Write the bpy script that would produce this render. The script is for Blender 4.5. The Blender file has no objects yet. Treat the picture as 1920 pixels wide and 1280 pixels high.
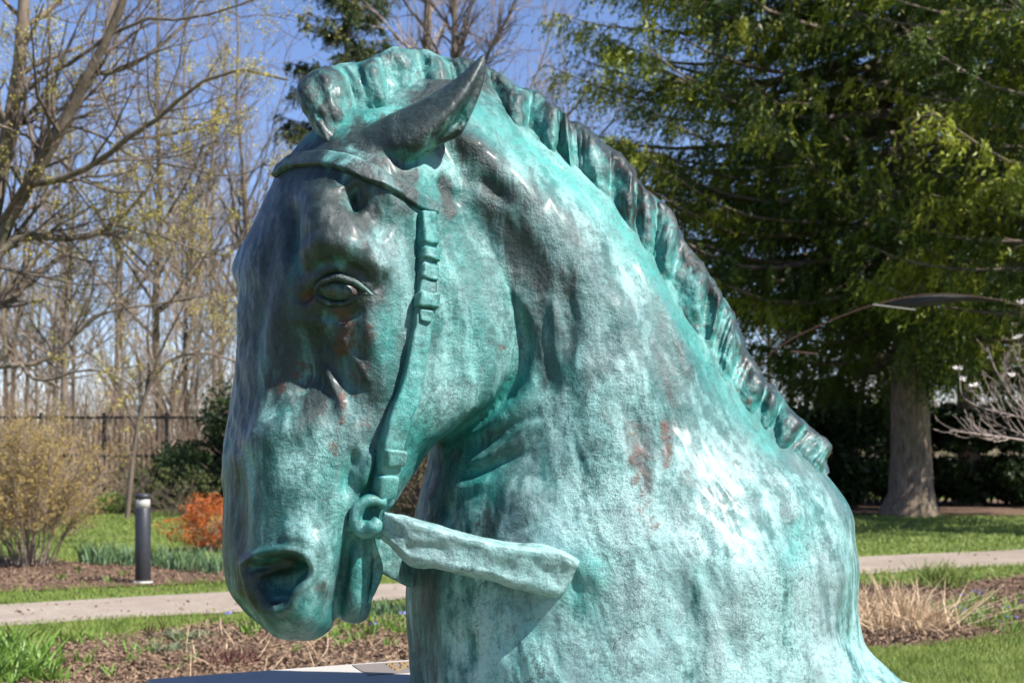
import bpy, bmesh, math, random
import numpy as np
from mathutils import Vector, Matrix
from mathutils.bvhtree import BVHTree

SC = bpy.context.scene
COL = SC.collection

# ------------------------------------------------------------------ camera
FPX = 50.0 / 36.0 * 1920.0          # focal length in photograph pixels
HORIZON = 830.0                     # photograph row of the horizon
CAMZ = 1.6
cam_d = bpy.data.cameras.new('camera')
cam_d.lens = 50.0
cam_d.sensor_width = 36.0
cam_d.shift_y = (HORIZON - 640.0) / 1920.0
cam_d.clip_start = 0.05
cam_d.clip_end = 3000.0
cam_d.dof.use_dof = True
cam_d.dof.focus_distance = 3.62
cam_d.dof.aperture_fstop = 6.5
cam_o = bpy.data.objects.new('camera', cam_d)
COL.objects.link(cam_o)
cam_o.location = (0, 0, CAMZ)
cam_o.rotation_euler = (math.radians(90), 0, 0)
SC.camera = cam_o

# ------------------------------------------------------------------ sky and sun
TO_SUN = Vector((0.58, -0.30, 0.76)).normalized()
SUN_EL = math.asin(TO_SUN.z)
SUN_AZ = math.atan2(TO_SUN.x, TO_SUN.y)       # from +Y towards +X
world = bpy.data.worlds.new('World')
SC.world = world
world.use_nodes = True
wn = world.node_tree.nodes
wl = world.node_tree.links
sky = wn.new('ShaderNodeTexSky')
sky.sky_type = 'NISHITA'
sky.sun_disc = False
sky.sun_elevation = SUN_EL
sky.sun_rotation = SUN_AZ
sky.altitude = 200
sky.air_density = 0.9
sky.dust_density = 0.0
sky.ozone_density = 3.0
tint = wn.new('ShaderNodeMix'); tint.data_type = 'RGBA'; tint.blend_type = 'MULTIPLY'   # cool white balance of the camera
tint.inputs[0].default_value = 1.0
tint.inputs[7].default_value = (1.03, 1.01, 1.18, 1)
wl.new(sky.outputs['Color'], tint.inputs[6])
wl.new(tint.outputs[2], wn['Background'].inputs['Color'])
wn['Background'].inputs['Strength'].default_value = 0.065
sun_d = bpy.data.lights.new('sun', 'SUN')
sun_d.energy = 5.0
sun_d.angle = math.radians(0.5)
sun_d.color = (1.0, 0.965, 0.915)
sun_o = bpy.data.objects.new('sun', sun_d)
COL.objects.link(sun_o)
sun_o.location = (10, -8, 20)
sun_o.rotation_euler = (-TO_SUN).to_track_quat('-Z', 'Y').to_euler()

SC.view_settings.view_transform = 'Standard'
SC.view_settings.look = 'None'
SC.view_settings.gamma = 1.0
SC.view_settings.use_curve_mapping = False
SC.view_settings.exposure = 1.2
SC.render.engine = 'CYCLES'
SC.cycles.use_denoising = True
SC.cycles.use_adaptive_sampling = True
SC.cycles.adaptive_threshold = 0.03
SC.cycles.max_bounces = 5
SC.cycles.transparent_max_bounces = 8

# ------------------------------------------------------------------ helpers
rng = np.random.default_rng(7)
random.seed(7)

def at(px, py, Y):
    """the point seen at photograph pixel (px, py) when it stands Y metres away"""
    return Vector(((px - 960.0) / FPX * Y, Y, CAMZ - (py - HORIZON) / FPX * Y))

def ground_Y(py, z=0.0):
    return FPX * (CAMZ - z) / (py - HORIZON)

def ground(px, py, z=0.0):
    return at(px, py, ground_Y(py, z))

def tag(o, label=None, category=None, group=None, kind=None):
    if label: o['label'] = label
    if category: o['category'] = category
    if group: o['group'] = group
    if kind: o['kind'] = kind
    return o

def link(name, mesh, mat=None, parent=None):
    o = bpy.data.objects.new(name, mesh)
    COL.objects.link(o)
    if mat is not None and len(mesh.materials) == 0:
        mesh.materials.append(mat)
    if parent is not None:
        o.parent = parent
        root = parent
        while root.parent is not None: root = root.parent
        o.matrix_parent_inverse = Matrix.Translation(root.location).inverted() if root.type == 'EMPTY' and parent is root else Matrix()
    return o

def empty(name, loc=(0, 0, 0)):
    o = bpy.data.objects.new(name, None)
    o.empty_display_size = 0.1
    COL.objects.link(o)
    o.location = loc
    return o

def mesh_np(name, verts, faces, smooth=True):
    """verts (N,3) array, faces (M,3) or (M,4) array or a list"""
    me = bpy.data.meshes.new(name)
    verts = np.asarray(verts, dtype=np.float32)
    if isinstance(faces, np.ndarray):
        k = faces.shape[1]
        me.vertices.add(len(verts))
        me.vertices.foreach_set('co', verts.ravel())
        me.loops.add(faces.size)
        me.loops.foreach_set('vertex_index', faces.astype(np.int32).ravel())
        me.polygons.add(len(faces))
        me.polygons.foreach_set('loop_start', np.arange(0, faces.size, k, dtype=np.int32))
        me.polygons.foreach_set('loop_total', np.full(len(faces), k, dtype=np.int32))
        me.update(calc_edges=True)
        me.validate()
    else:
        me.from_pydata([tuple(v) for v in verts], [], faces)
        me.update()
    if smooth:
        me.polygons.foreach_set('use_smooth', np.ones(len(me.polygons), dtype=bool))
    return me

def vnoise(p, scale, seed=0):
    """smooth value noise in -1..1 at points p (N,3)"""
    q = np.asarray(p, dtype=np.float64) / scale
    i = np.floor(q).astype(np.int64)
    f = q - i
    f = f * f * f * (f * (f * 6 - 15) + 10)
    out = np.zeros(len(q))
    for dx in (0, 1):
        for dy in (0, 1):
            for dz in (0, 1):
                h = ((i[:, 0] + dx) * 374761393 + (i[:, 1] + dy) * 668265263 + (i[:, 2] + dz) * 2147483647 + seed * 974711) & 0xFFFFFFFF
                h = ((h ^ (h >> 13)) * 1274126177) & 0xFFFFFFFF
                h = (h ^ (h >> 16)) & 0xFFFFFFFF
                w = (f[:, 0] if dx else 1 - f[:, 0]) * (f[:, 1] if dy else 1 - f[:, 1]) * (f[:, 2] if dz else 1 - f[:, 2])
                out += w * (h / 2147483648.0 - 1.0)
    return out

def crom(P, n, closed=False):
    """Catmull-Rom upsampling of control points along axis 0, n steps per span"""
    P = np.asarray(P, dtype=np.float64)
    K = len(P)
    spans = K if closed else K - 1
    out = []
    t = np.linspace(0, 1, n, endpoint=False)
    for s in range(spans):
        if closed:
            a, b, c, d = P[(s - 1) % K], P[s], P[(s + 1) % K], P[(s + 2) % K]
        else:
            b, c = P[s], P[s + 1]
            a = P[s - 1] if s > 0 else 2 * b - c
            d = P[s + 2] if s + 2 < K else 2 * c - b
        tt = t.reshape((-1,) + (1,) * (P.ndim - 1))
        out.append(0.5 * (2 * b + (c - a) * tt + (2 * a - 5 * b + 4 * c - d) * tt ** 2 + (3 * b - a - 3 * c + d) * tt ** 3))
    if not closed:
        out.append(P[-1:])
    return np.concatenate(out, 0)

def grid_faces(nr, nc, closed_c=True):
    r = np.arange(nr - 1)[:, None]
    c = np.arange(nc if closed_c else nc - 1)[None, :]
    c2 = (c + 1) % nc
    a = r * nc + c; b = r * nc + c2; d = (r + 1) * nc + c; e = (r + 1) * nc + c2
    return np.stack([a, b, e, d], -1).reshape(-1, 4)

class Mat:
    """small wrapper for building node materials"""
    def __init__(self, name):
        self.m = bpy.data.materials.new(name)
        self.m.use_nodes = True
        self.t = self.m.node_tree
        self.b = self.t.nodes['Principled BSDF']
        self.out = self.t.nodes['Material Output']
    def n(self, kind, **kw):
        nd = self.t.nodes.new(kind)
        for k, v in kw.items():
            setattr(nd, k, v)
        return nd
    def l(self, a, b):
        self.t.links.new(a, b)
    def coord(self, kind='Object'):
        return self.n('ShaderNodeTexCoord').outputs[kind]
    def noise(self, vec, scale, detail=4, rough=0.55, dist=0.0):
        nd = self.n('ShaderNodeTexNoise')
        nd.inputs['Scale'].default_value = scale
        nd.inputs['Detail'].default_value = detail
        nd.inputs['Roughness'].default_value = rough
        nd.inputs['Distortion'].default_value = dist
        if vec is not None: self.l(vec, nd.inputs['Vector'])
        return nd.outputs['Fac']
    def ramp(self, fac, stops):
        nd = self.n('ShaderNodeValToRGB')
        el = nd.color_ramp.elements
        while len(el) < len(stops): el.new(0.5)
        for e, (p, c) in zip(el, stops):
            e.position = p
            e.color = (c[0], c[1], c[2], 1) if hasattr(c, '__len__') else (c, c, c, 1)
        self.l(fac, nd.inputs['Fac'])
        return nd.outputs['Color']
    def mix(self, fac, a, b, mode='MIX'):
        nd = self.n('ShaderNodeMix', data_type='RGBA', blend_type=mode)
        for s, v in ((nd.inputs[0], fac), (nd.inputs[6], a), (nd.inputs[7], b)):
            if hasattr(v, 'is_output') or isinstance(v, bpy.types.NodeSocket): self.l(v, s)
            elif hasattr(v, '__len__'): s.default_value = (v[0], v[1], v[2], 1)
            else: s.default_value = v
        return nd.outputs[2]
    def math(self, op, a, b=None, clamp=False):
        nd = self.n('ShaderNodeMath', operation=op, use_clamp=clamp)
        for s, v in ((nd.inputs[0], a), (nd.inputs[1], b)):
            if v is None: continue
            if isinstance(v, bpy.types.NodeSocket): self.l(v, s)
            else: s.default_value = v
        return nd.outputs[0]
    def bump(self, h, strength, dist, normal=None):
        nd = self.n('ShaderNodeBump')
        nd.inputs['Strength'].default_value = strength
        nd.inputs['Distance'].default_value = dist
        self.l(h, nd.inputs['Height'])
        if normal is not None: self.l(normal, nd.inputs['Normal'])
        return nd.outputs['Normal']
    def set(self, **kw):
        names = {'color': 'Base Color', 'rough': 'Roughness', 'metal': 'Metallic', 'normal': 'Normal', 'spec': 'Specular IOR Level',
                 'coat': 'Coat Weight', 'coat_rough': 'Coat Roughness', 'sub': 'Subsurface Weight', 'trans': 'Transmission Weight', 'coat_normal': 'Coat Normal'}
        for k, v in kw.items():
            s = self.b.inputs[names[k]]
            if isinstance(v, bpy.types.NodeSocket): self.l(v, s)
            elif hasattr(v, '__len__'): s.default_value = (v[0], v[1], v[2], 1)
            else: s.default_value = v
        return self.m

def srgb(r, g, b):
    def f(c):
        c /= 255.0
        return c / 12.92 if c <= 0.04045 else ((c + 0.055) / 1.055) ** 2.4
    return (f(r), f(g), f(b))
# ================================================================== ground, path, beds
def mat_ground(name, cols, scale, rough=0.95, bump=0.3, bscale=60, bdist=0.02):
    M = Mat(name)
    co = M.coord('Object')
    a = M.noise(co, scale, 6, 0.65)
    b = M.noise(co, bscale, 5, 0.7)
    col = M.mix(M.ramp(a, [(0.35, 0), (0.65, 1)]), cols[0], cols[1])
    col = M.mix(M.ramp(b, [(0.35, 0.7), (0.6, 0)]), col, cols[2])
    c_ = M.noise(co, 0.35, 5, 0.6)
    col = M.mix(M.ramp(c_, [(0.4, 0.0), (0.7, 0.55)]), col, (cols[2][0] * 0.9, cols[2][1] * 0.85, cols[2][2] * 0.8))
    return M.set(color=col, rough=rough, normal=M.bump(b, bump, bdist), spec=0.2)
M_LAWN = mat_ground('lawn', [(0.10, 0.14, 0.032), (0.135, 0.175, 0.04), (0.07, 0.095, 0.025)], 0.9)
M_PATH = mat_ground('gravel_path', [(0.25, 0.205, 0.165), (0.33, 0.28, 0.235), (0.17, 0.135, 0.105)], 2.4, bump=0.5, bscale=28, bdist=0.006)
M_MULCH = mat_ground('mulch', [(0.14, 0.085, 0.055), (0.20, 0.125, 0.085), (0.06, 0.038, 0.027)], 4.0, bump=0.8, bscale=30, bdist=0.05)

def sheet(name, mat, far, near, z, n=40):
    """a ground sheet between two photograph polylines (both left to right)"""
    rows = []
    for line in (far, near):
        P = np.array([ground(x, y, z) for x, y in line])
        t = np.linspace(0, 1, n); L = np.concatenate([[0], np.cumsum(np.linalg.norm(np.diff(P, axis=0), axis=1))]); L /= L[-1]
        rows.append(np.stack([np.interp(t, L, P[:, k]) for k in range(3)], -1))
    m = 6
    V = np.concatenate([rows[0] * (1 - f) + rows[1] * f for f in np.linspace(0, 1, m)])
    r3 = np.random.default_rng(len(name) + int(z * 1e4))
    edge = np.zeros((m, n)); edge[0] = edge[-1] = 1
    V[:, 1] += (edge.ravel()) * 0.10 * vnoise(V, 0.5, 3)
    me = mesh_np(name, V, grid_faces(m, n, False)[:, ::-1])
    o = link(name, me, mat)
    tag(o, kind='structure')
    return rows
g = np.linspace(-1, 1, 2)
me = mesh_np('lawn', np.array([(-260, -30, 0), (260, -30, 0), (260, 600, 0), (-260, 600, 0)], float), np.array([[0, 1, 2, 3]]))
tag(link('lawn', me, M_LAWN), kind='structure')
PATH_FAR = [(-700, 1180), (0, 1134), (250, 1117), (420, 1108), (560, 1101), (760, 1092), (1200, 1066), (1600, 1043), (1750, 1036), (1920, 1029), (2600, 1005)]
PATH_NEAR = [(-700, 1225), (0, 1172), (200, 1160), (440, 1147), (600, 1136), (760, 1122), (1200, 1098), (1600, 1077), (1750, 1066), (1920, 1058), (2600, 1030)]
sheet('garden_path', M_PATH, PATH_FAR, PATH_NEAR, 0.012)
BEDS = {
 'bollard': ([(-400, 1050), (0, 1046), (120, 1052), (250, 1060), (420, 1062), (560, 1066)], [(-400, 1128), (0, 1108), (200, 1098), (300, 1096), (420, 1090), (560, 1080)], 0.016),
 'far': ([(-500, 935), (100, 934), (300, 936), (520, 938)], [(-500, 968), (100, 964), (300, 958), (520, 962)], 0.016),
 'near': ([(-500, 1245), (0, 1207), (130, 1206), (250, 1192), (400, 1170), (560, 1162), (760, 1140), (1100, 1120)], [(-500, 1500), (0, 1500), (400, 1500), (760, 1480), (1100, 1420)], 0.016),
 'right': ([(1400, 1100), (1560, 1088), (1650, 1100), (1780, 1094), (1850, 1086), (1960, 1076), (2300, 1070)], [(1400, 1190), (1600, 1216), (1700, 1212), (1800, 1200), (1920, 1188), (2100, 1180), (2300, 1170)], 0.016),
 'hedge': ([(1300, 936), (2400, 936)], [(1300, 962), (1700, 966), (2400, 972)], 0.016),
}
for k, (f, n_, z) in BEDS.items():
    BEDS[k] = sheet('mulch_bed', M_MULCH, f, n_, z)

# -------- vectorised shape makers
def tubes_np(paths, rad, sides=4):
    paths = np.asarray(paths, float); N, P = paths.shape[:2]
    T = np.gradient(paths, axis=1); T /= np.linalg.norm(T, axis=2, keepdims=True) + 1e-9
    ref = np.where(np.abs(T[:, :1, 2:3]) > 0.8, np.array([1.0, 0.1, 0]), np.array([0, 0.1, 1.0]))
    A = np.cross(T, np.broadcast_to(ref, T.shape)); A /= np.linalg.norm(A, axis=2, keepdims=True) + 1e-9
    B = np.cross(T, A)
    th = np.linspace(0, 2 * np.pi, sides, endpoint=False)
    V = paths[:, :, None] + (np.cos(th)[None, None, :, None] * A[:, :, None] + np.sin(th)[None, None, :, None] * B[:, :, None]) * rad[:, :, None, None]
    F = grid_faces(P, sides)[None] + (np.arange(N) * P * sides)[:, None, None]
    return V.reshape(-1, 3), F.reshape(-1, 4)

def leaves_np(C, D, L, W, rg, fold=0.15):
    """leaf diamonds: centres C, directions D, lengths L, widths W"""
    C = np.asarray(C, float); N = len(C)
    D = D / (np.linalg.norm(D, axis=1, keepdims=True) + 1e-9)
    R = rg.normal(size=(N, 3)); S = np.cross(D, R); S /= np.linalg.norm(S, axis=1, keepdims=True) + 1e-9
    U = np.cross(S, D)
    L = np.broadcast_to(L, (N,))[:, None]; W = np.broadcast_to(W, (N,))[:, None]
    V = np.stack([C - D * L * 0.5, C + S * W * 0.5 + U * W * fold, C + D * L * 0.5, C - S * W * 0.5 + U * W * fold], 1)
    F = np.arange(N * 4).reshape(N, 4)
    return V.reshape(-1, 3), F

def merge(parts):
    V = []; F = []; o = 0
    for v, f in parts:
        V.append(v); F.append(f + o); o += len(v)
    return np.concatenate(V), np.concatenate(F)

def kids(paths, rad, n, rg, length, angle, up=0.15, t0=0.2, t1=1.0, P=5, wig=0.12, rfac=0.55, rmin=0.004, taper=0.25, side=None, t_len=0.5):
    """n child branches on a set of parent paths"""
    paths = np.asarray(paths, float); N, PP = paths.shape[:2]
    seg = np.linalg.norm(paths[:, -1] - paths[:, 0], axis=1) + 1e-6
    idx = rg.choice(N, n, p=seg / seg.sum())
    t = rg.uniform(t0, t1, n) * (PP - 1)
    i = np.clip(np.floor(t).astype(int), 0, PP - 2); f = (t - i)[:, None]
    p = paths[idx, i] * (1 - f) + paths[idx, i + 1] * f
    T = paths[idx, i + 1] - paths[idx, i]; T /= np.linalg.norm(T, axis=1, keepdims=True) + 1e-9
    r = rad[idx, i] * (1 - f[:, 0]) + rad[idx, i + 1] * f[:, 0]
    R = rg.normal(size=(n, 3)); S = np.cross(T, R); S /= np.linalg.norm(S, axis=1, keepdims=True) + 1e-9
    a = np.radians(rg.uniform(angle[0], angle[1], n))[:, None]
    d = np.cos(a) * T + np.sin(a) * S
    L = rg.uniform(length[0], length[1], n) * (1 - t_len * (t / (PP - 1)))
    s = np.linspace(0, 1, P)
    Q = p[:, None] + d[:, None] * (L[:, None] * s)[:, :, None]
    Q[:, :, 2] += up * L[:, None] * s[None] ** 2
    w = rg.normal(size=(n, P, 3)) * wig * (L / (P - 1))[:, None, None]; w[:, 0] = 0
    Q = Q + np.cumsum(w, axis=1) * 0.7
    r0 = np.maximum(r * rfac, rmin)
    rr = r0[:, None] * (1 - (1 - taper) * s[None])
    return Q, rr

def mat_simple(name, c0, c1, scale=8.0, rough=0.8, spec=0.3, trans=None, per_obj=0.0):
    M = Mat(name)
    co = M.coord('Object')
    f = M.noise(co, scale, 4, 0.6)
    col = M.mix(M.ramp(f, [(0.33, 0), (0.67, 1)]), c0, c1)
    m = M.set(color=col, rough=rough, spec=spec)
    if trans:
        tr = M.n('ShaderNodeBsdfTranslucent'); M.l(col, tr.inputs['Color'])
        mx = M.n('ShaderNodeMixShader'); mx.inputs[0].default_value = trans
        M.l(M.b.outputs[0], mx.inputs[1]); M.l(tr.outputs[0], mx.inputs[2]); M.l(mx.outputs[0], M.out.inputs['Surface'])
    return m
def mat_bark(name, c0, c1, sc=6.0):
    M = Mat(name)
    co = M.coord('Object')
    mp = M.n('ShaderNodeMapping'); M.l(co, mp.inputs[0]); mp.inputs['Scale'].default_value = (1, 1, 0.25)
    a = M.noise(mp.outputs[0], sc, 7, 0.7, 0.5)
    b = M.noise(co, 1.2, 4)
    col = M.mix(M.ramp(a, [(0.35, 0), (0.65, 1)]), c0, c1)
    col = M.mix(M.ramp(b, [(0.45, 0), (0.75, 0.5)]), col, (0.11, 0.115, 0.06))
    return M.set(color=col, rough=0.9, normal=M.bump(a, 0.9, 0.04), spec=0.2)
M_BARK = mat_bark('bark_grey_brown', (0.075, 0.058, 0.044), (0.235, 0.185, 0.14))
M_BARK2 = mat_bark('bark_spruce', (0.10, 0.068, 0.050), (0.33, 0.245, 0.185), 13.0)
M_TWIG = mat_simple('twigs_tan', (0.20, 0.15, 0.11), (0.34, 0.265, 0.205), 3.0)
M_TWIGD = mat_simple('twigs_dark', (0.085, 0.065, 0.05), (0.17, 0.13, 0.10), 3.0)
M_BUD = mat_simple('yellow_green_flowers', (0.36, 0.32, 0.06), (0.52, 0.43, 0.12), 5.0, trans=0.35)
M_GRASS = mat_simple('grass_blades', (0.13, 0.19, 0.034), (0.25, 0.30, 0.07), 2.5, rough=0.55, trans=0.3)
M_LEAF = mat_simple('spring_leaf', (0.10, 0.20, 0.03), (0.20, 0.30, 0.06), 6.0, rough=0.45, trans=0.3)
M_DAFF = mat_simple('bulb_leaf', (0.085, 0.16, 0.07), (0.17, 0.26, 0.13), 6.0, rough=0.45, trans=0.25)
M_STRAW = mat_simple('dry_straw', (0.36, 0.25, 0.145), (0.62, 0.47, 0.31), 9.0, rough=0.7, trans=0.15)
M_CHIP = mat_simple('bark_chip', (0.07, 0.042, 0.027), (0.29, 0.195, 0.125), 40.0, rough=0.85)
M_PETAL_W = mat_simple('white_petal', (0.65, 0.60, 0.56), (0.75, 0.68, 0.66), 9.0, trans=0.3)
M_PETAL_B = mat_simple('blue_petal', (0.16, 0.17, 0.60), (0.25, 0.25, 0.70), 9.0, trans=0.3)

# -------- grass blades and bark chips
def bary(poly_rows, n, rg):
    """random points between the two border lines of a sheet"""
    a, b = poly_rows
    i = rg.integers(0, len(a) - 1, n); f = rg.random(n)[:, None]; g_ = rg.random(n)[:, None]
    A = a[i] * (1 - f) + a[i + 1] * f; B = b[i] * (1 - f) + b[i + 1] * f
    return A * (1 - g_) + B * g_

def in_view(P, m=0.06):
    x = P[:, 0] / P[:, 1] * FPX + 960
    y = (CAMZ - P[:, 2]) / P[:, 1] * FPX + HORIZON
    return (x > -60) & (x < 1980) & (y < 1340)

def photo_scatter(n, y0, y1, rg, x0=-60, x1=1980):
    """ground points spread evenly over a photograph band"""
    py = rg.uniform(y0, y1, n); px = rg.uniform(x0, x1, n)
    Y = FPX * CAMZ / (py - HORIZON)
    return np.stack([(px - 960) / FPX * Y, Y, np.zeros(n)], -1), px, py

def lawn_mask(px, py):
    f = np.interp(px, *zip(*PATH_FAR)); n_ = np.interp(px, *zip(*PATH_NEAR))
    jj = 2.5 * np.sin(px / 5.3 + py) + 2 * np.sin(px / 1.7)
    ok = (py < f + jj) | (py > n_ + jj)
    for far, near in RAWBEDS:
        jit = 3 * np.sin(px / 9.0) + 2 * np.sin(px / 3.7)
        x = np.array([p[0] for p in far]);
        inb = (px > far[0][0]) & (px < far[-1][0]) & (py > np.interp(px, *zip(*far)) + jit) & (py < np.interp(px, *zip(*near)) + jit)
        ok &= ~inb
    return ok
RAWBEDS = [
 ([(-400, 1050), (0, 1046), (120, 1052), (250, 1060), (420, 1062), (560, 1066)], [(-400, 1128), (0, 1108), (200, 1098), (300, 1096), (420, 1090), (560, 1080)]),
 ([(-500, 935), (100, 934), (300, 936), (520, 938)], [(-500, 968), (100, 964), (300, 958), (520, 962)]),
 ([(-500, 1245), (0, 1207), (130, 1206), (250, 1192), (400, 1170), (560, 1162), (760, 1140), (1100, 1120)], [(-500, 1500), (0, 1500), (400, 1500), (760, 1480), (1100, 1420)]),
 ([(1400, 1100), (1560, 1088), (1650, 1100), (1780, 1094), (1850, 1086), (1960, 1076), (2300, 1070)], [(1400, 1190), (1600, 1216), (1700, 1212), (1800, 1200), (1920, 1188), (2100, 1180), (2300, 1170)]),
]
rg = np.random.default_rng(11)
G = []
for n, y0, y1, x0, x1 in [(80000, 955, 1300, -60, 800), (60000, 965, 1300, 1560, 1980), (38000, 955, 1300, 800, 1560), (26000, 955, 1300, -620, -60), (20000, 960, 1300, 1980, 2450)]:
    P, px, py = photo_scatter(n, y0, y1, rg, x0, x1)
    m = lawn_mask(px, py); G.append(P[m])
G = np.concatenate(G)
h = rg.uniform(0.025, 0.062, len(G)) * (1 + 0.3 * vnoise(G, 0.7, 4))
w = 0.003 + 0.00055 * (G[:, 1] - 9)
d = rg.normal(size=(len(G), 3)) * 0.45; d[:, 2] = 1.0
side = np.stack([rg.normal(size=len(G)), rg.normal(size=len(G)) * 0.3, np.zeros(len(G))], -1); side /= np.linalg.norm(side, axis=1, keepdims=True)
V = np.stack([G - side * w[:, None], G + side * w[:, None], G + d * h[:, None]], 1).reshape(-1, 3)
o = link('grass', mesh_np('grass', V, np.arange(len(V)).reshape(-1, 3), False), M_GRASS)
tag(o, 'short mown grass blades of the lawn', 'grass', kind='stuff')
LT = []
P, px, py = photo_scatter(700, 1030, 1180, rg)
f = np.interp(px, *zip(*PATH_FAR)); n_ = np.interp(px, *zip(*PATH_NEAR)); P = P[(py > f + 1) & (py < n_ - 1)]; P[:, 2] = 0.02
D = rg.normal(size=(len(P), 3)); D[:, 2] *= 0.3
o = link('leaf_litter', mesh_np('leaf_litter', *leaves_np(P, D, rg.uniform(0.02, 0.07, len(P)), rg.uniform(0.015, 0.035, len(P)), rg, 0.1), False), M_CHIP)
tag(o, 'dry leaf crumbs scattered over the garden path', 'leaf litter', kind='stuff')
C = []
for n, y0, y1, x0, x1 in [(26000, 1120, 1320, -60, 900), (8000, 1040, 1112, -60, 600), (1500, 934, 966, -60, 520), (11000, 1075, 1220, 1540, 1980), (4500, 1110, 1320, 900, 1120), (3500, 1075, 1220, 1390, 1540), (4500, 1075, 1220, 1980, 2320), (7000, 1040, 1320, -520, -60)]:
    P, px, py = photo_scatter(n, y0, y1, rg, x0, x1)
    m = ~lawn_mask(px, py)
    f = np.interp(px, *zip(*PATH_FAR)); n_ = np.interp(px, *zip(*PATH_NEAR)); m &= ~((py > f - 3) & (py < n_ + 3))
    C.append(P[m])
C = np.concatenate(C); C[:, 2] = 0.02 + rg.random(len(C)) * 0.025
D = rg.normal(size=(len(C), 3)); D[:, 2] *= 0.45
v, f = leaves_np(C, D, rg.uniform(0.02, 0.07, len(C)), rg.uniform(0.008, 0.024, len(C)), rg, 0.0)
o = link('bark_mulch', mesh_np('bark_mulch', v, f, False), M_CHIP)
tag(o, 'loose brown bark chips covering the planting beds', 'mulch', kind='stuff')
# ================================================================== trees
def thing_tree(name, label, cat, base, parts, group=None):
    r = empty(name, base)
    tag(r, label, cat, group)
    for nm, (v, f), mat, sm in parts:
        o = bpy.data.objects.new(nm, mesh_np(nm, v, f, sm)); COL.objects.link(o)
        o.data.materials.append(mat); o.parent = r
        if nm in STUFF: o['kind'] = 'stuff'
    return r
STUFF = {'twigs', 'flowers', 'needles', 'sunlit_tips', 'foliage', 'lighter_foliage', 'leaves', 'stubble', 'fallen_straw', 'blossoms', 'petals', 'stems', 'dry_stems', 'branches', 'boughs'}
def copy_tree(src, base, rz, s, label=None, group=None):
    r = src.copy(); COL.objects.link(r); r.location = base; r.rotation_euler = (rg.uniform(-0.07, 0.07), rg.uniform(-0.07, 0.07), rz) if src.name.startswith('woodland') else (0, 0, rz); r.scale = (s[0], s[0], s[1])
    if label: r['label'] = label
    if group: r['group'] = group
    for ch in src.children:
        c = ch.copy(); COL.objects.link(c); c.parent = r
    return r

def bare_tree_parts(rg, H, r0, n1, n2, n3, nb, lean=0.03, crown=0.25, budL=0.065):
    s = np.linspace(0, 1, 9)
    tr = np.stack([lean * H * s ** 1.5 + np.cumsum(rg.normal(size=9)) * 0.011 * H, np.cumsum(rg.normal(size=9)) * 0.011 * H, H * s], -1)[None]
    tr[:, 0] = 0
    rr = (r0 * (1 - 0.85 * s) + 0.01)[None]
    b1, q1 = kids(tr, rr, n1, rg, (0.20 * H, 0.42 * H), (28, 62), 0.25, crown, 0.97, 6, 0.16, 0.5, 0.012)
    b2, q2 = kids(b1, q1, n2, rg, (0.08 * H, 0.19 * H), (25, 65), 0.18, 0.2, 1.0, 5, 0.2, 0.6, 0.008)
    b3, q3 = kids(np.concatenate([b2, b1[:, ::1][:, [0, 1, 3, 4, 5]]]), np.concatenate([q2, q1[:, [0, 1, 3, 4, 5]]]), n3, rg, (0.035 * H, 0.095 * H), (20, 70), 0.1, 0.2, 1.0, 4, 0.25, 0.7, 0.0055)
    trunk = tubes_np(tr, rr, 9)
    br = merge([tubes_np(b1, q1, 5), tubes_np(b2, q2, 4)])
    tw = tubes_np(b3, q3, 3)
    ends = b3[:, -1]
    k = rg.integers(0, len(ends), nb)
    C = ends[k] + rg.normal(size=(nb, 3)) * 0.06
    bd = leaves_np(C, rg.normal(size=(nb, 3)), rg.uniform(0.5, 1.3, nb) * budL, rg.uniform(0.35, 0.8, nb) * budL, rg)
    return [('trunk', trunk, M_BARK, True), ('branches', br, M_BARK, True), ('twigs', tw, M_TWIG, False), ('flowers', bd, M_BUD, False)]

# -------- the woodland behind the fence
rg = np.random.default_rng(3)
protos = []
for k in range(5):
    H = [14, 16, 12, 15, 10][k]
    protos.append(bare_tree_parts(rg, H, [0.13, 0.16, 0.10, 0.12, 0.08][k], 26, 130, [430, 480, 450, 400, 480][k], [350, 60, 750, 200, 650][k], crown=[0.2, 0.3, 0.12, 0.25, 0.05][k]))
roots = []
WOOD = []
for i in range(30):
    px = -50 + 570 * ((i * 0.6180339) % 1.0) + rg.uniform(-10, 10)
    WOOD.append((px, rg.uniform(42, 78)))
WOOD += [(px_, rg.uniform(45, 76)) for px_ in (585, 630, 690, 735, 780, 835, 870, 1210, 1270, -110, -170, -230, 2000, 2080)]
WOOD += [(1010, 62), (1080, 56), (960, 70), (905, 66), (1150, 70), (1330, 66), (1430, 60), (1480, 72), (1560, 58), (1600, 70), (1640, 62), (1760, 66), (1800, 58), (1850, 70), (1890, 62), (1930, 68)]
for i, (px, Y) in enumerate(WOOD):
    k = i % 5
    x = (px - 960) / FPX * Y
    g_ = 'bare trees of the far wood'
    where = 'behind the maple at the left' if px < 130 else 'above the fence left of the horse' if px < 300 else 'close to the left of the horse head' if px < 560 else 'hidden mostly behind the horse' if 560 < px < 900 else 'between the mane and big spruce' if px < 1300 else 'glimpsed under the big spruce'
    lab = ['thin crowned bare tree', 'thick bare tree', 'yellow budding low tree', 'slim bare tree', 'small bushy budding tree'][k] + ' in the far wood ' + where
    if k < len(roots) and roots[k] is not None:
        r = copy_tree(roots[k], (x, Y, 0), rg.uniform(0, 6.28), (rg.uniform(0.62, 0.95), rg.uniform(0.8, 1.25)), lab, g_)
    else:
        r = thing_tree('woodland_tree', lab, 'tree', (x, Y, 0), protos[k], g_)
        roots.append(r)
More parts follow.
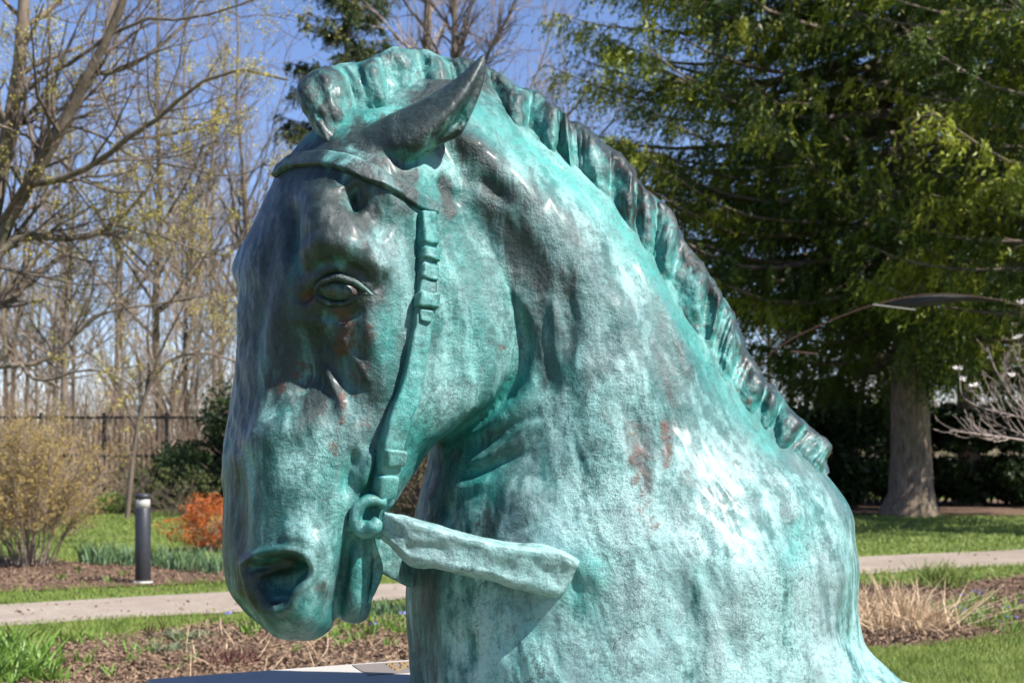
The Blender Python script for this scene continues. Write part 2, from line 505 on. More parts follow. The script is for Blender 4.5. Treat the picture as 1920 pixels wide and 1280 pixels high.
# -------- brushwood at the foot of the wood
n = 2500
P = np.stack([rg.uniform(-25, -1, n), rg.uniform(36.5, 52, n), np.zeros(n)], -1)
P2 = np.stack([rg.uniform(2, 30, 900), rg.uniform(44, 60, 900), np.zeros(900)], -1); P = np.concatenate([P, P2]); n = len(P)
d = rg.normal(size=(n, 3)) * 0.35; d[:, 2] = 1; L = rg.uniform(1.6, 6.5, n) * rg.uniform(0.5, 1, n)
s = np.linspace(0, 1, 5); Q_ = P[:, None] + d[:, None] * (L[:, None] * s)[:, :, None]
Q_ += np.cumsum(rg.normal(size=(n, 5, 3)) * 0.08, 1)
rr = np.broadcast_to(0.015 * (1 - 0.7 * s), (n, 5))
t2, q2 = kids(Q_, rr, 3200, rg, (0.3, 1.5), (20, 60), 0.1, 0.2, 1.0, 4, 0.2, 0.7, 0.007)
o = link('brushwood', mesh_np('brushwood', *merge([tubes_np(Q_, rr, 3), tubes_np(t2, q2, 3)]), False), mat_simple('brushwood_brown', (0.13, 0.088, 0.058), (0.26, 0.185, 0.125), 3.0))
tag(o, 'tangle of brown brushwood at the foot of the far wood', 'brushwood', kind='stuff')

n = 1700
P = np.stack([rg.uniform(-75, 75, n), rg.uniform(95, 130, n), np.zeros(n)], -1)
d = rg.normal(size=(n, 3)) * 0.12; d[:, 2] = 1; L = rg.uniform(3.0, 9.0, n)
s = np.linspace(0, 1, 4); Q_ = P[:, None] + d[:, None] * (L[:, None] * s)[:, :, None]
rr = np.broadcast_to(0.07 * (1 - 0.8 * s), (n, 4))
t2, q2 = kids(Q_, rr, 3500, rg, (0.8, 2.6), (20, 55), 0.1, 0.3, 1.0, 4, 0.2, 0.6, 0.025)
o = link('distant_wood', mesh_np('distant_wood', *merge([tubes_np(Q_, rr, 3), tubes_np(t2, q2, 3)]), False), M_TWIG)
tag(o, 'distant brown wood seen as one mass between the nearer trunks', 'wood', kind='stuff')

# -------- the old maple at the left, its limbs as they run in the picture
def limb_path(pts, Y, n=10, dy=0.0):
    P = np.array([at(x, y, Y + dy * i / max(1, len(pts) - 1)) for i, (x, y) in enumerate(pts)])
    Pc = crom(P, 6)
    t = np.linspace(0, len(Pc) - 1, n); i = np.clip(t.astype(int), 0, len(Pc) - 2); f = (t - i)[:, None]
    return Pc[i] * (1 - f) + Pc[i + 1] * f
MY = 21.0
LIMBS = [
 ([(-60, 900), (-50, 620), (-20, 430), (8, 290), (28, 180), (40, 90), (48, -60)], 0.20, 0.10, 0.0),
 ([(-45, 600), (0, 450), (60, 338), (120, 235), (165, 140), (212, 50), (250, -60)], 0.13, 0.06, -1.0),
 ([(10, 430), (70, 330), (110, 250), (140, 180), (200, 60), (230, -80)], 0.09, 0.04, 1.2),
 ([(60, 345), (120, 335), (190, 300), (235, 262), (300, 220), (350, 175), (430, 130), (540, 150)], 0.07, 0.02, -1.5),
 ([(-40, 520), (10, 465), (50, 442), (120, 448), (170, 440), (212, 420), (250, 385), (300, 330)], 0.085, 0.03, 1.0),
 ([(210, 420), (260, 432), (310, 445), (370, 470), (430, 480)], 0.035, 0.012, 0.5),
 ([(-60, 470), (0, 500), (40, 512), (90, 520), (160, 535), (240, 525)], 0.035, 0.012, -0.5),
 ([(-60, 700), (0, 685), (50, 684), (90, 672), (150, 620), (190, 585), (280, 572), (360, 560)], 0.06, 0.015, 0.5),
 ([(40, 684), (60, 708), (95, 712), (150, 694), (210, 700), (260, 730)], 0.035, 0.012, -0.6),
 ([(30, 60), (90, 20), (150, -40)], 0.05, 0.03, 1.0),
 ([(20, 210), (70, 150), (130, 120), (250, 40), (330, 38), (420, 20), (520, -20)], 0.05, 0.015, -1.0),
 ([(-20, 230), (60, 260), (150, 330), (260, 380), (330, 430)], 0.035, 0.012, 1.5),
 ([(165, 140), (230, 130), (290, 95), (350, 40), (390, -20)], 0.05, 0.02, 0.7),
 ([(235, 262), (330, 250), (400, 225), (470, 205)], 0.03, 0.012, 0.8),
 ([(120, 235), (180, 250), (260, 300), (330, 310), (420, 330), (480, 320)], 0.03, 0.01, -0.8),
]
rg = np.random.default_rng(5)
LP = []; LR = []
for pts, ra, rb, dy in LIMBS:
    LP.append(limb_path(pts, MY + rg.uniform(-0.4, 0.4), 10, dy)); LR.append(np.linspace(ra, rb, 10) * 0.82)
LP = np.array(LP); LR = np.array(LR)
base = Vector((LP[0, 0, 0], LP[0, 0, 1], 0))
LP[0, 0, 2] = 0.0
LP -= np.array(base)
b2, q2 = kids(LP, LR, 150, rg, (1.0, 2.6), (22, 60), 0.12, 0.1, 1.0, 6, 0.17, 0.45, 0.011)
b3, q3 = kids(b2, q2, 850, rg, (0.45, 1.3), (20, 60), 0.12, 0.15, 1.0, 5, 0.22, 0.6, 0.006)
b4, q4 = kids(b3, q3, 2400, rg, (0.18, 0.5), (20, 65), 0.1, 0.2, 1.0, 4, 0.25, 0.7, 0.0042)
ends = np.concatenate([b4[:, -1], b3[:, -1]])
clump = vnoise(ends, 1.3, 6) + 0.25 * rg.normal(size=len(ends))
ends = ends[clump > 0.12]
nb = 20000
k = rg.integers(0, len(ends), nb)
bd = leaves_np(ends[k] + rg.normal(size=(nb, 3)) * 0.055, rg.normal(size=(nb, 3)), rg.uniform(0.02, 0.05, nb), rg.uniform(0.014, 0.032, nb), rg)
thing_tree('maple_tree', 'large spreading maple with yellow green blossom reaching in from the left edge', 'tree', base,
  [('trunk', tubes_np(LP[:1], LR[:1], 12), M_BARK, True), *[('limb', tubes_np(LP[i:i + 1], LR[i:i + 1], 8), M_BARK, True) for i in range(1, len(LP))],
   ('branches', merge([tubes_np(b2, q2, 5), tubes_np(b3, q3, 4)]), M_TWIGD, True), ('twigs', tubes_np(b4, q4, 3), M_TWIGD, False), ('flowers', bd, M_BUD, False)])

def limb_tree(name, label, limbs, Y, n2, n3, n4, nb, seed, len2=(0.8, 2.2), bark=M_BARK, twig=M_TWIG, bud=M_BUD, budL=0.05):
    rg = np.random.default_rng(seed)
    P = np.array([limb_path(pts, Y, 10, dy) for pts, ra, rb, dy in limbs]); R = np.array([np.linspace(ra, rb, 10) for pts, ra, rb, dy in limbs])
    base = Vector((P[0, 0, 0], P[0, 0, 1], 0)); P[0, 0, 2] = 0
    P -= np.array(base)
    b2, q2 = kids(P, R, n2, rg, len2, (22, 60), 0.15, 0.15, 1.0, 6, 0.17, 0.45, 0.012)
    b3, q3 = kids(b2, q2, n3, rg, (0.4 * len2[0], 0.5 * len2[1]), (20, 60), 0.1, 0.15, 1.0, 5, 0.22, 0.6, 0.008)
    b4, q4 = kids(b3, q3, n4, rg, (0.2 * len2[0], 0.22 * len2[1]), (20, 60), 0.1, 0.15, 1.0, 4, 0.22, 0.7, 0.006)
    parts = [('trunk', tubes_np(P[:1], R[:1], 10), bark, True)]
    parts += [('limb', tubes_np(P[i:i + 1], R[i:i + 1], 7), bark, True) for i in range(1, len(P))]
    parts += [('branches', merge([tubes_np(b2, q2, 4), tubes_np(b3, q3, 3)]), twig, False), ('twigs', tubes_np(b4, q4, 3), twig, False)]
    if nb:
        e = b4[:, -1]; k = rg.integers(0, len(e), nb)
        parts.append(('flowers', leaves_np(e[k] + rg.normal(size=(nb, 3)) * 0.06, rg.normal(size=(nb, 3)), rg.uniform(0.6, 1.4, nb) * budL, rg.uniform(0.4, 0.8, nb) * budL, rg), bud, False))
    return thing_tree(name, label, 'tree', base, parts)
limb_tree('bare_tree', 'crooked young tree with an arching side branch left of the horse muzzle', [
  ([(238, 935), (250, 850), (262, 780), (276, 730), (300, 690), (332, 668), (380, 661), (430, 672), (470, 700)], 0.055, 0.022, 0.0),
  ([(268, 770), (280, 690), (276, 620), (282, 560), (278, 500)], 0.04, 0.015, 0.3), ([(275, 735), (310, 640), (350, 560), (365, 480)], 0.035, 0.012, -0.3),
  ([(264, 830), (230, 740), (200, 690), (150, 650)], 0.03, 0.012, 0.4)], 30.0, 40, 200, 700, 500, 31, bark=M_TWIGD)
limb_tree('bare_tree', 'tall bare tree with a pale thick trunk above the horse mane', [
  ([(818, 965), (812, 600), (806, 300), (800, 120), (803, 0), (808, -160)], 0.19, 0.10, 0.0),
  ([(803, 60), (770, 20), (745, -20), (720, -80)], 0.05, 0.02, 0.5), ([(802, 150), (830, 60), (860, -40)], 0.04, 0.02, -0.5)], 42.0, 60, 260, 700, 0, 32, (1.0, 3.0))
limb_tree('bare_tree', 'slim dark bare tree with a forked branch above the horse ear', [
  ([(855, 960), (852, 600), (850, 200), (851, 100), (853, 20), (856, -160)], 0.13, 0.06, 0.0),
  ([(852, 85), (868, 62), (890, 66), (915, 80), (925, 105)], 0.035, 0.012, -0.4), ([(852, 120), (870, 40), (900, -20)], 0.03, 0.012, 0.4)], 40.0, 50, 240, 600, 0, 33, (1.0, 2.6), twig=M_TWIGD)
limb_tree('bare_tree', 'pale twiggy bare tree between the horse ear and the big spruce', [
  ([(900, 960), (895, 500), (890, 250), (905, 120), (960, 20), (990, -80)], 0.09, 0.03, 0.0), ([(890, 300), (960, 230), (1010, 130), (1040, 30)], 0.05, 0.012, 0.4), ([(892, 350), (1000, 260), (1080, 200), (1130, 90)], 0.05, 0.012, -0.4),
  ([(893, 420), (1020, 340), (1120, 260), (1180, 180)], 0.045, 0.012, 0.2)], 36.0, 110, 520, 1500, 0, 34, (0.9, 2.2))
limb_tree('bare_tree', 'thin forked bare trunk under the spruce boughs beside the mane', [
  ([(1510, 965), (1512, 860), (1512, 760), (1508, 680), (1512, 560)], 0.11, 0.05, 0.0), ([(1512, 760), (1545, 690), (1580, 640)], 0.03, 0.012, 0.2)], 38.0, 26, 120, 420, 0, 35, (0.6, 1.6))

# -------- spruces
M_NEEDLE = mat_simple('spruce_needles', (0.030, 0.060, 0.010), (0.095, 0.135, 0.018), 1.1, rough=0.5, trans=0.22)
M_NEEDLE2 = mat_simple('spruce_sunlit_tips', (0.17, 0.21, 0.018), (0.31, 0.33, 0.035), 1.6, rough=0.5, trans=0.3)  # brighter yellow green that paints sunlight onto the outer needles
M_NEEDLE_D = mat_simple('dark_spruce_needles', (0.022, 0.045, 0.014), (0.055, 0.08, 0.025), 2.0, rough=0.5, trans=0.2)
M_HEDGE = mat_simple('hedge_leaf', (0.012, 0.028, 0.008), (0.035, 0.06, 0.014), 2.0, rough=0.5, trans=0.2)
def spruce(name, label, base, H, r0, boughs, rg, droop, ntassel, tl, needles, nl, light=0.3, leaf=(0.10, 0.022), group=None, m_dark=M_NEEDLE, m_light=None):
    """boughs: list of (height, azimuth, length, rise)"""
    s = np.linspace(0, 1, 10)
    tr = np.stack([0 * s, 0 * s, H * s], -1)[None] + np.cumsum(rg.normal(size=(1, 10, 3)) * 0.02, 1) * np.array([1, 1, 0])
    flare = np.array([1.55, 1.12, 1.0, 0.93, 0.85, 0.75, 0.62, 0.45, 0.28, 0.08])
    zs = np.array([0, 0.5, 1.4, 2.5, 4.0, 5.8, H * 0.45, H * 0.65, H * 0.85, H]); tr[0, :, 2] = zs
    trunk = tubes_np(tr, (r0 * flare)[None], 16)
    nB = len(boughs); P = 9; t = np.linspace(0, 1, P)
    B = np.zeros((nB, P, 3)); R = np.zeros((nB, P))
    for i, (z, az, L, rise) in enumerate(boughs):
        out = np.array([math.cos(az), math.sin(az), 0])
        zz = z + L * (rise * t - droop * np.sin(np.pi * np.clip(t * 0.9, 0, 1)) * 0.9 + 0.30 * droop * t ** 3)
        B[i] = out * (L * t)[:, None]; B[i, :, 2] = zz
        B[i] += np.cumsum(rg.normal(size=(P, 3)) * 0.03 * L / P, 0) * 1.5
        R[i] = np.linspace(0.012 * L + 0.01, 0.006, P)
    ns = nB * (18 if H < 20 else 9)                                     # flat side sprays
    bi = rg.integers(0, nB, ns); tb = rg.uniform(0.12, 0.98, ns); sgn = np.where(rg.random(ns) < 0.5, -1.0, 1.0)
    x = tb * (P - 1); i = np.clip(x.astype(int), 0, P - 2); f = (x - i)[:, None]
    p0 = B[bi, i] * (1 - f) + B[bi, i + 1] * f
    T = B[bi, i + 1] - B[bi, i]; T /= np.linalg.norm(T, axis=1, keepdims=True)
    lat = np.cross(T, np.array([0, 0, 1.0])) * sgn[:, None]
    Ls = rg.uniform(0.5, 1.25, ns) * (1.3 - 0.65 * tb) * np.clip(np.array([q[2] for q in boughs])[bi] / 6.0, 0.25, 1.2)
    dd = T * 0.75 + lat * 0.7 + rg.normal(size=(ns, 3)) * 0.12
    s6 = np.linspace(0, 1, 6)
    b2 = p0[:, None] + dd[:, None] * (Ls[:, None] * s6)[:, :, None]
    b2[:, :, 2] -= 0.22 * Ls[:, None] * s6 ** 2
    q2 = np.broadcast_to(np.linspace(0.010, 0.004, 6), (ns, 6))
    allp = np.concatenate([B[:, [0, 2, 4, 5, 7, 8]], b2]); tpos = np.concatenate([np.full(nB, 0.6), tb])
    bidx = np.concatenate([np.arange(nB), bi])
    seg = np.linalg.norm(allp[:, -1] - allp[:, 0], axis=1) * np.concatenate([np.full(nB, 0.7), np.ones(ns)]); idx = rg.choice(len(allp), ntassel, p=seg / seg.sum())
    tt = rg.uniform(0.10, 1.0, ntassel) * 5; i = np.clip(tt.astype(int), 0, 4); f = (tt - i)[:, None]
    p = allp[idx, i] * (1 - f) + allp[idx, i + 1] * f
    T = allp[idx, i + 1] - allp[idx, i]; T /= np.linalg.norm(T, axis=1, keepdims=True) + 1e-9
    d = T * 0.5 + rg.normal(size=(ntassel, 3)) * 0.22; d[:, 2] -= 0.70
    d /= np.linalg.norm(d, axis=1, keepdims=True)
    L = rg.uniform(tl[0], tl[1], ntassel) * (0.5 + 0.8 * rg.random(nB)[bidx[idx]])
    bl = rg.normal(size=nB)[bidx[idx]] * 0.5 + (tpos[idx] - 0.5) * 1.3
    # needles: shoots of leaf diamonds along each hanging twig
    k = np.repeat(np.arange(ntassel), needles); u = np.tile(np.linspace(0.04, 1.0, needles), ntassel) + rg.uniform(-0.05, 0.05, ntassel * needles)
    C = p[k] + d[k] * (L[k] * u)[:, None]
    C[:, 2] -= 0.12 * L[k] * u ** 2
    nd = d[k] + rg.normal(size=(len(k), 3)) * 0.6
    C = C + rg.normal(size=C.shape) * 0.02
    lit = (bl + rg.normal(size=ntassel) * 0.3 > (0.62 - light))[k]  # mostly outer tassels take the painted sunlit colour
    ll = rg.uniform(0.7, 1.35, len(k)) * leaf[0]; ww = rg.uniform(0.7, 1.3, len(k)) * leaf[1]
    parts = [('trunk', trunk, M_BARK2, True), ('boughs', merge([tubes_np(B, R, 5), tubes_np(b2, q2, 3)]), M_TWIGD, True)]
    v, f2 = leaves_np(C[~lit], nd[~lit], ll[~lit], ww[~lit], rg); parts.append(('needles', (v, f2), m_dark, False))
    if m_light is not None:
        v, f2 = leaves_np(C[lit], nd[lit], ll[lit], ww[lit], rg); parts.append(('sunlit_tips', (v, f2), m_light, False))
    return thing_tree(name, label, 'tree', base, parts, group)

rg = np.random.default_rng(17)
base = ground(1706, 966)
bo = []
for z in np.arange(3.7, 15.5, 0.58):
    nb_ = 7
    a0 = rg.uniform(0, 6.28)
    for j in range(nb_):
        az = a0 + j * 2 * math.pi / nb_ + rg.uniform(-0.35, 0.35)
        L = (7.9 - 0.05 * (z - 4)) * rg.uniform(0.78, 1.05)
        if z < 5: L *= 0.72
        bo.append((z + rg.uniform(-0.15, 0.15), az, L, rg.uniform(-0.05, 0.12)))
for z in np.arange(5.5, 15.5, 0.30):
    bo.append((z, math.pi + rg.uniform(-0.75, 0.75), rg.uniform(7.0, 8.5), rg.uniform(-0.06, 0.08)))
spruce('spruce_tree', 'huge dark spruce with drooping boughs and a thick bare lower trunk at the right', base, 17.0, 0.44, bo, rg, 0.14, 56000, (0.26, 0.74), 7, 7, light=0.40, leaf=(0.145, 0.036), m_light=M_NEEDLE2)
rg = np.random.default_rng(18)
base2 = ground(1812, 948)
bo = [(z + rg.uniform(-0.2, 0.2), rg.uniform(0, 6.28), (5.6 - 0.1 * (z - 4)) * rg.uniform(0.7, 1.05), rg.uniform(-0.05, 0.1)) for z in np.arange(4.2, 15, 0.16)]
SECOND = spruce('spruce_tree', 'second spruce standing close behind the huge one, its trunk slimmer', base2, 16.5, 0.27, bo, rg, 0.14, 11500, (0.25, 0.75), 7, 7, light=0.36, leaf=(0.15, 0.038), m_light=M_NEEDLE2)
copy_tree(SECOND, ((2120 - 960) / FPX * 24.5, 24.5, 0), 2.1, (1.0, 0.95), 'nearer spruce whose boughs hang in from the right edge')
rg = np.random.default_rng(19)
base3 = Vector(((655 - 960) / FPX * 47, 47, 0))
bo = []
for z in np.arange(7.0, 23.0, 0.5):
    for j in range(7):
        L = max(0.4, (22.8 - z) * 0.245) * rg.uniform(0.65, 1.08)
        bo.append((z + rg.uniform(-0.15, 0.15), rg.uniform(0, 6.28), L, rg.uniform(-0.02, 0.15)))
spruce('spruce_tree', 'conical dark spruce rising behind the horse forelock', base3, 23.0, 0.22, bo, rg, 0.10, 11500, (0.22, 0.55), 7, 7, light=0.16, leaf=(0.17, 0.046), m_dark=M_NEEDLE_D, m_light=mat_simple('dark_spruce_tips', (0.07, 0.085, 0.022), (0.12, 0.125, 0.035), 2.0, trans=0.25))

# -------- hedge under the spruces, evergreens by the fence
def leaf_bush(name, label, base, size, n, leaf, mats, rg, cat='shrub', group=None, stems=14, lump=0.35, box=False, stemmat=M_TWIGD):
    sx, sy, sz = size
    P = rg.normal(size=(n, 3)); P /= np.linalg.norm(P, axis=1, keepdims=True)
    if box: P = np.sign(P) * np.abs(P) ** 0.45
    r = 1 - 0.55 * rg.random(n) ** 2.2
    r *= 1 + lump * vnoise(P * 1.0, 0.45, 3)
    C = P * r[:, None] * np.array([sx, sy, sz]) * 0.5 * 0.9
    C[:, 2] += sz * 0.5; C = C[C[:, 2] > 0.02]
    n = len(C)
    D = rg.normal(size=(n, 3)); D[:, 2] += 0.4
    sel = (vnoise(C, 0.35 * sz * 0.5 + 0.15, 9) + 0.35 * rg.normal(size=n)) > 0.12
    ll = rg.uniform(0.6, 1.3, n) * leaf[0]; ww = rg.uniform(0.6, 1.3, n) * leaf[1]
    s = np.linspace(0, 1, 6)
    S0 = rg.normal(size=(stems, 3)) * 0.10 * np.array([sx, sy, 0]); E = rg.normal(size=(stems, 3)); E /= np.linalg.norm(E, axis=1, keepdims=True); E[:, 2] = np.abs(E[:, 2]) + 0.25
    E = E * np.array([sx, sy, sz]) * 0.42
    E[:, 2] = np.minimum(E[:, 2] + 0.2 * sz, 0.85 * sz)
    ST = S0[:, None] * (1 - s)[None, :, None] + E[:, None] * s[None, :, None]
    ST[:, :, 2] = E[:, None, 2] * s[None] ** 0.8
    rr = np.broadcast_to(np.linspace(0.014, 0.005, 6) * max(0.6, sz * 0.6), (stems, 6))
    t2, q2 = kids(ST, rr, stems * 8, rg, (0.12 * sz, 0.3 * sz), (20, 55), 0.1, 0.2, 1.0, 4, 0.2, 0.6, 0.004)
    parts = [('stems', merge([tubes_np(ST, rr, 4), tubes_np(t2, q2, 3)]), stemmat, False),
             ('foliage', leaves_np(C[~sel], D[~sel], ll[~sel], ww[~sel], rg), mats[0], False)]
    if len(mats) > 1: parts.append(('lighter_foliage', leaves_np(C[sel], D[sel], ll[sel], ww[sel], rg), mats[1], False))
    return thing_tree(name, label, cat, base, parts, group)
rg = np.random.default_rng(23)
M_HEDGE2 = mat_simple('hedge_leaf_light', (0.05, 0.085, 0.014), (0.10, 0.15, 0.025), 2.0, rough=0.45, trans=0.3)
for i, (px, Y, w_, h_) in enumerate([(1420, 36, 3.6, 2.4), (1535, 35.0, 3.2, 2.6), (1630, 36.5, 2.8, 3.1), (1762, 37.5, 3.2, 2.7), (1850, 36.5, 3.2, 2.6), (1950, 36.0, 3.4, 2.7)]):
    lab = ['clipped dark evergreen hedge shrub half hidden by the horse withers', 'dark evergreen hedge shrub below the thin forked trunk', 'brighter topped evergreen hedge shrub just left of the spruce trunk',
           'dark evergreen hedge shrub just right of the spruce trunk', 'dark evergreen hedge shrub below the pale magnolia twigs', 'dark evergreen hedge shrub cut off by the right edge'][i]
    leaf_bush('hedge_shrub', lab, ((px - 960) / FPX * Y, Y, 0), (w_, 2.2, h_), 11000, (0.2, 0.10), [M_HEDGE, M_HEDGE2 if i == 2 else M_HEDGE], rg, 'hedge', 'evergreen hedge under the spruces', box=True, lump=0.2)
leaf_bush('yew_shrub', 'dark evergreen shrub by the fence behind the horse muzzle', ((438 - 960) / FPX * 34, 34, 0), (2.2, 2.2, 2.7), 8500, (0.15, 0.06), [M_HEDGE, M_HEDGE], rg, 'shrub', box=False, lump=1.1)
leaf_bush('yew_shrub', 'low dark evergreen shrub left of the taller one at the fence', ((345 - 960) / FPX * 36, 36, 0), (2.2, 2.0, 1.5), 4500, (0.15, 0.07), [M_HEDGE, M_HEDGE], rg, 'shrub', lump=0.5)
M_OLIVE = mat_simple('olive_leaf', (0.075, 0.085, 0.03), (0.15, 0.16, 0.055), 4.0, trans=0.25)
leaf_bush('olive_shrub', 'olive green twiggy shrub right behind the bollard head', ((345 - 960) / FPX * 31, 31, 0), (1.9, 1.6, 1.1), 1800, (0.06, 0.03), [M_OLIVE], rg, 'shrub', lump=0.5, stems=30)
leaf_bush('olive_shrub', 'sparse olive shrub left of the bollard head', ((255 - 960) / FPX * 32, 32, 0), (1.7, 1.5, 1.35), 900, (0.06, 0.03), [M_OLIVE], rg, 'shrub', lump=0.5, stems=34)
leaf_bush('green_shrub', 'low bright green leafy shrub between the tan bush and the bollard', ground(215, 962), (1.15, 0.9, 0.48), 1300, (0.08, 0.04), [M_LEAF, M_GRASS], rg, 'shrub', lump=0.4, stems=10)
M_BRUSH = mat_simple('brown_bud_leaf', (0.075, 0.05, 0.028), (0.16, 0.11, 0.055), 4.0, trans=0.2)
leaf_bush('brown_shrub', 'brown budding shrub seen in the gap between the horse jaw and neck', ((775 - 960) / FPX * 29, 29, 0), (2.6, 1.8, 2.0), 5500, (0.06, 0.03), [M_BRUSH, M_HEDGE], rg, 'shrub', lump=0.5, stems=30)
M_ORANGE = mat_simple('orange_leaf', (0.36, 0.075, 0.02), (0.50, 0.17, 0.035), 5.0, trans=0.35)
M_REDO = mat_simple('red_orange_leaf', (0.40, 0.10, 0.028), (0.46, 0.14, 0.04), 5.0, trans=0.35)
leaf_bush('orange_shrub', 'round orange leaved shrub just left of the horse muzzle', ground(392, 1034), (1.15, 1.0, 0.82), 5200, (0.04, 0.022), [M_ORANGE, M_REDO], rg, 'shrub', lump=0.7, stems=46, stemmat=M_TWIG)
# the tan vase-shaped shrub at the left edge
def vase_shrub(name, label, base, H, W, rg):
    n = 34; s = np.linspace(0, 1, 7)
    a = rg.uniform(0, 6.28, n); rr_ = np.sqrt(rg.random(n)) * 0.30
    S0 = np.stack([np.cos(a) * rr_, np.sin(a) * rr_, 0 * a], -1)
    sp = rg.uniform(0.1, 1.0, n) ** 0.7 * W * 0.5
    E = np.stack([np.cos(a) * sp, np.sin(a) * sp, (rg.uniform(0.8, 0.97, n) - 0.28 * (sp / (0.5 * W)) ** 2) * H], -1)
    ST = S0[:, None] + (E - S0)[:, None] * np.stack([s ** 1.25, s ** 1.25, s], -1)[None]
    ST += np.cumsum(rg.normal(size=ST.shape) * 0.012, 1)
    R = np.broadcast_to(np.linspace(0.012, 0.0045, 7), (n, 7))
    b2, q2 = kids(ST, R, 800, rg, (0.3, 0.85), (14, 55), 0.10, 0.25, 1.0, 5, 0.14, 0.6, 0.004)
    b3, q3 = kids(b2, q2, 5200, rg, (0.10, 0.34), (14, 45), 0.1, 0.1, 1.0, 4, 0.18, 0.7, 0.0028)
    nb = 26000; e = b3[rg.integers(0, len(b3), nb), rg.integers(1, 4, nb)]
    lv = leaves_np(e + rg.normal(size=(nb, 3)) * 0.02, rg.normal(size=(nb, 3)), rg.uniform(0.018, 0.042, nb), rg.uniform(0.010, 0.022, nb), rg)
    M_TANL = mat_simple('tan_leaf', (0.29, 0.205, 0.06), (0.42, 0.315, 0.10), 3.0, trans=0.3)
    thing_tree(name, label, 'shrub', base, [('stems', tubes_np(ST, R, 6), M_TWIG, True), ('twigs', merge([tubes_np(b2, q2, 4), tubes_np(b3, q3, 3)]), M_TWIG, False), ('foliage', lv, M_TANL, False)])
vase_shrub('tan_shrub', 'big tan brown twiggy shrub at the left edge beside the bed', ground(56, 1062), 1.95, 2.35, rg)

# -------- magnolia reaching in from the right
rg = np.random.default_rng(29)
MG = 15.0
L_ = [([(2060, 1020), (2040, 900), (1990, 850), (1930, 828), (1870, 818), (1820, 812), (1780, 806)], 0.024, 0.006, -0.5),
      ([(2020, 880), (1960, 800), (1910, 760), (1870, 700), (1850, 650)], 0.018, 0.005, 0.4), ([(2000, 860), (1930, 790), (1880, 775), (1840, 764), (1805, 745), (1800, 715)], 0.015, 0.005, 0.2),
      ([(2000, 860), (1960, 780), (1930, 720), (1900, 660)], 0.016, 0.005, -0.3), ([(1990, 840), (1920, 815), (1880, 800), (1850, 780)], 0.013, 0.005, 0.3)]
P = np.array([limb_path(p, MG, 10, dy) for p, a, b, dy in L_]); R = np.array([np.linspace(a, b, 10) for p, a, b, dy in L_])
base = Vector((P[0, 0, 0], P[0, 0, 1], 0)); P[0, 0, 2] = 0; P -= np.array(base)
b2, q2 = kids(P, R, 85, rg, (0.15, 0.5), (25, 60), 0.45, 0.25, 1.0, 6, 0.16, 0.7, 0.0045, 0.6)
b3, q3 = kids(b2, q2, 150, rg, (0.06, 0.18), (25, 60), 0.4, 0.25, 1.0, 5, 0.16, 0.8, 0.004, 0.6)
M_MAG = mat_simple('magnolia_twig', (0.15, 0.115, 0.095), (0.26, 0.21, 0.18), 20.0)
e = np.concatenate([np.array([at(1806, 714, MG), at(1896, 706, MG), at(1912, 570, MG)]) - np.array(base), b2[rg.integers(0, len(b2), 3), -1]])
fl = []
for c in e:
    n = 9; a = rg.uniform(0, 6.28, n); d = np.stack([np.cos(a), np.sin(a), rg.uniform(0.2, 1.5, n)], -1)
    d /= np.linalg.norm(d, axis=1, keepdims=True); fl.append(leaves_np(c + d * 0.035, d, 0.075, 0.03, rg))
thing_tree('magnolia_tree', 'pale knobbly magnolia branches with white blossoms at the right edge', 'tree', base,
  [('trunk', tubes_np(P[:1], R[:1], 8), M_MAG, True), ('branches', merge([tubes_np(P[1:], R[1:], 6), tubes_np(b2, q2, 5), tubes_np(b3, q3, 4)]), M_MAG, True), ('blossoms', merge(fl), M_PETAL_W, False)])
# ================================================================== the bronze horse bust
# Sculpted in "photograph units": (px, py, D), D = depth behind the 4 m plane in units of 1.5 mm.
DS = 4.0 / FPX
def hp(a):
    a = np.asarray(a, dtype=np.float64)
    Y = 4.0 + a[..., 2] * DS
    return np.stack([(a[..., 0] - 960.0) / FPX * Y, Y, CAMZ - (a[..., 1] - HORIZON) / FPX * Y], -1)
def unhp(w):
    Y = w[:, 1]
    return np.stack([w[:, 0] / Y * FPX + 960.0, (CAMZ - w[:, 2]) / Y * FPX + HORIZON, (Y - 4.0) / DS], -1)

PLINTH_Z = 0.85

def loft(rows, nk=5, nr=6):
    """rows: (R,K,3) control net -> closed lofted solid (verts in world, quads + caps)"""
    A = crom(np.asarray(rows, float), nr)                       # along rows
    A = np.swapaxes(crom(np.swapaxes(A, 0, 1), nk, True), 0, 1)  # around ring
    R, K = A.shape[:2]
    V = hp(A).reshape(-1, 3)
    F = grid_faces(R, K)
    c0 = V[:K].mean(0); c1 = V[-K:].mean(0)
    V = np.concatenate([V, [c0, c1]])
    F = [tuple(f) for f in F]
    i0, i1 = len(V) - 2, len(V) - 1
    for k in range(K):
        F.append((i0, (k + 1) % K, k))
        F.append((i1, (R - 1) * K + k, (R - 1) * K + (k + 1) % K))
    return V, F

def rowset(table):
    return [[(x, y if not isinstance(y, tuple) else y[i], d) for i, (x, d) in enumerate(pts)] for y, pts in table]

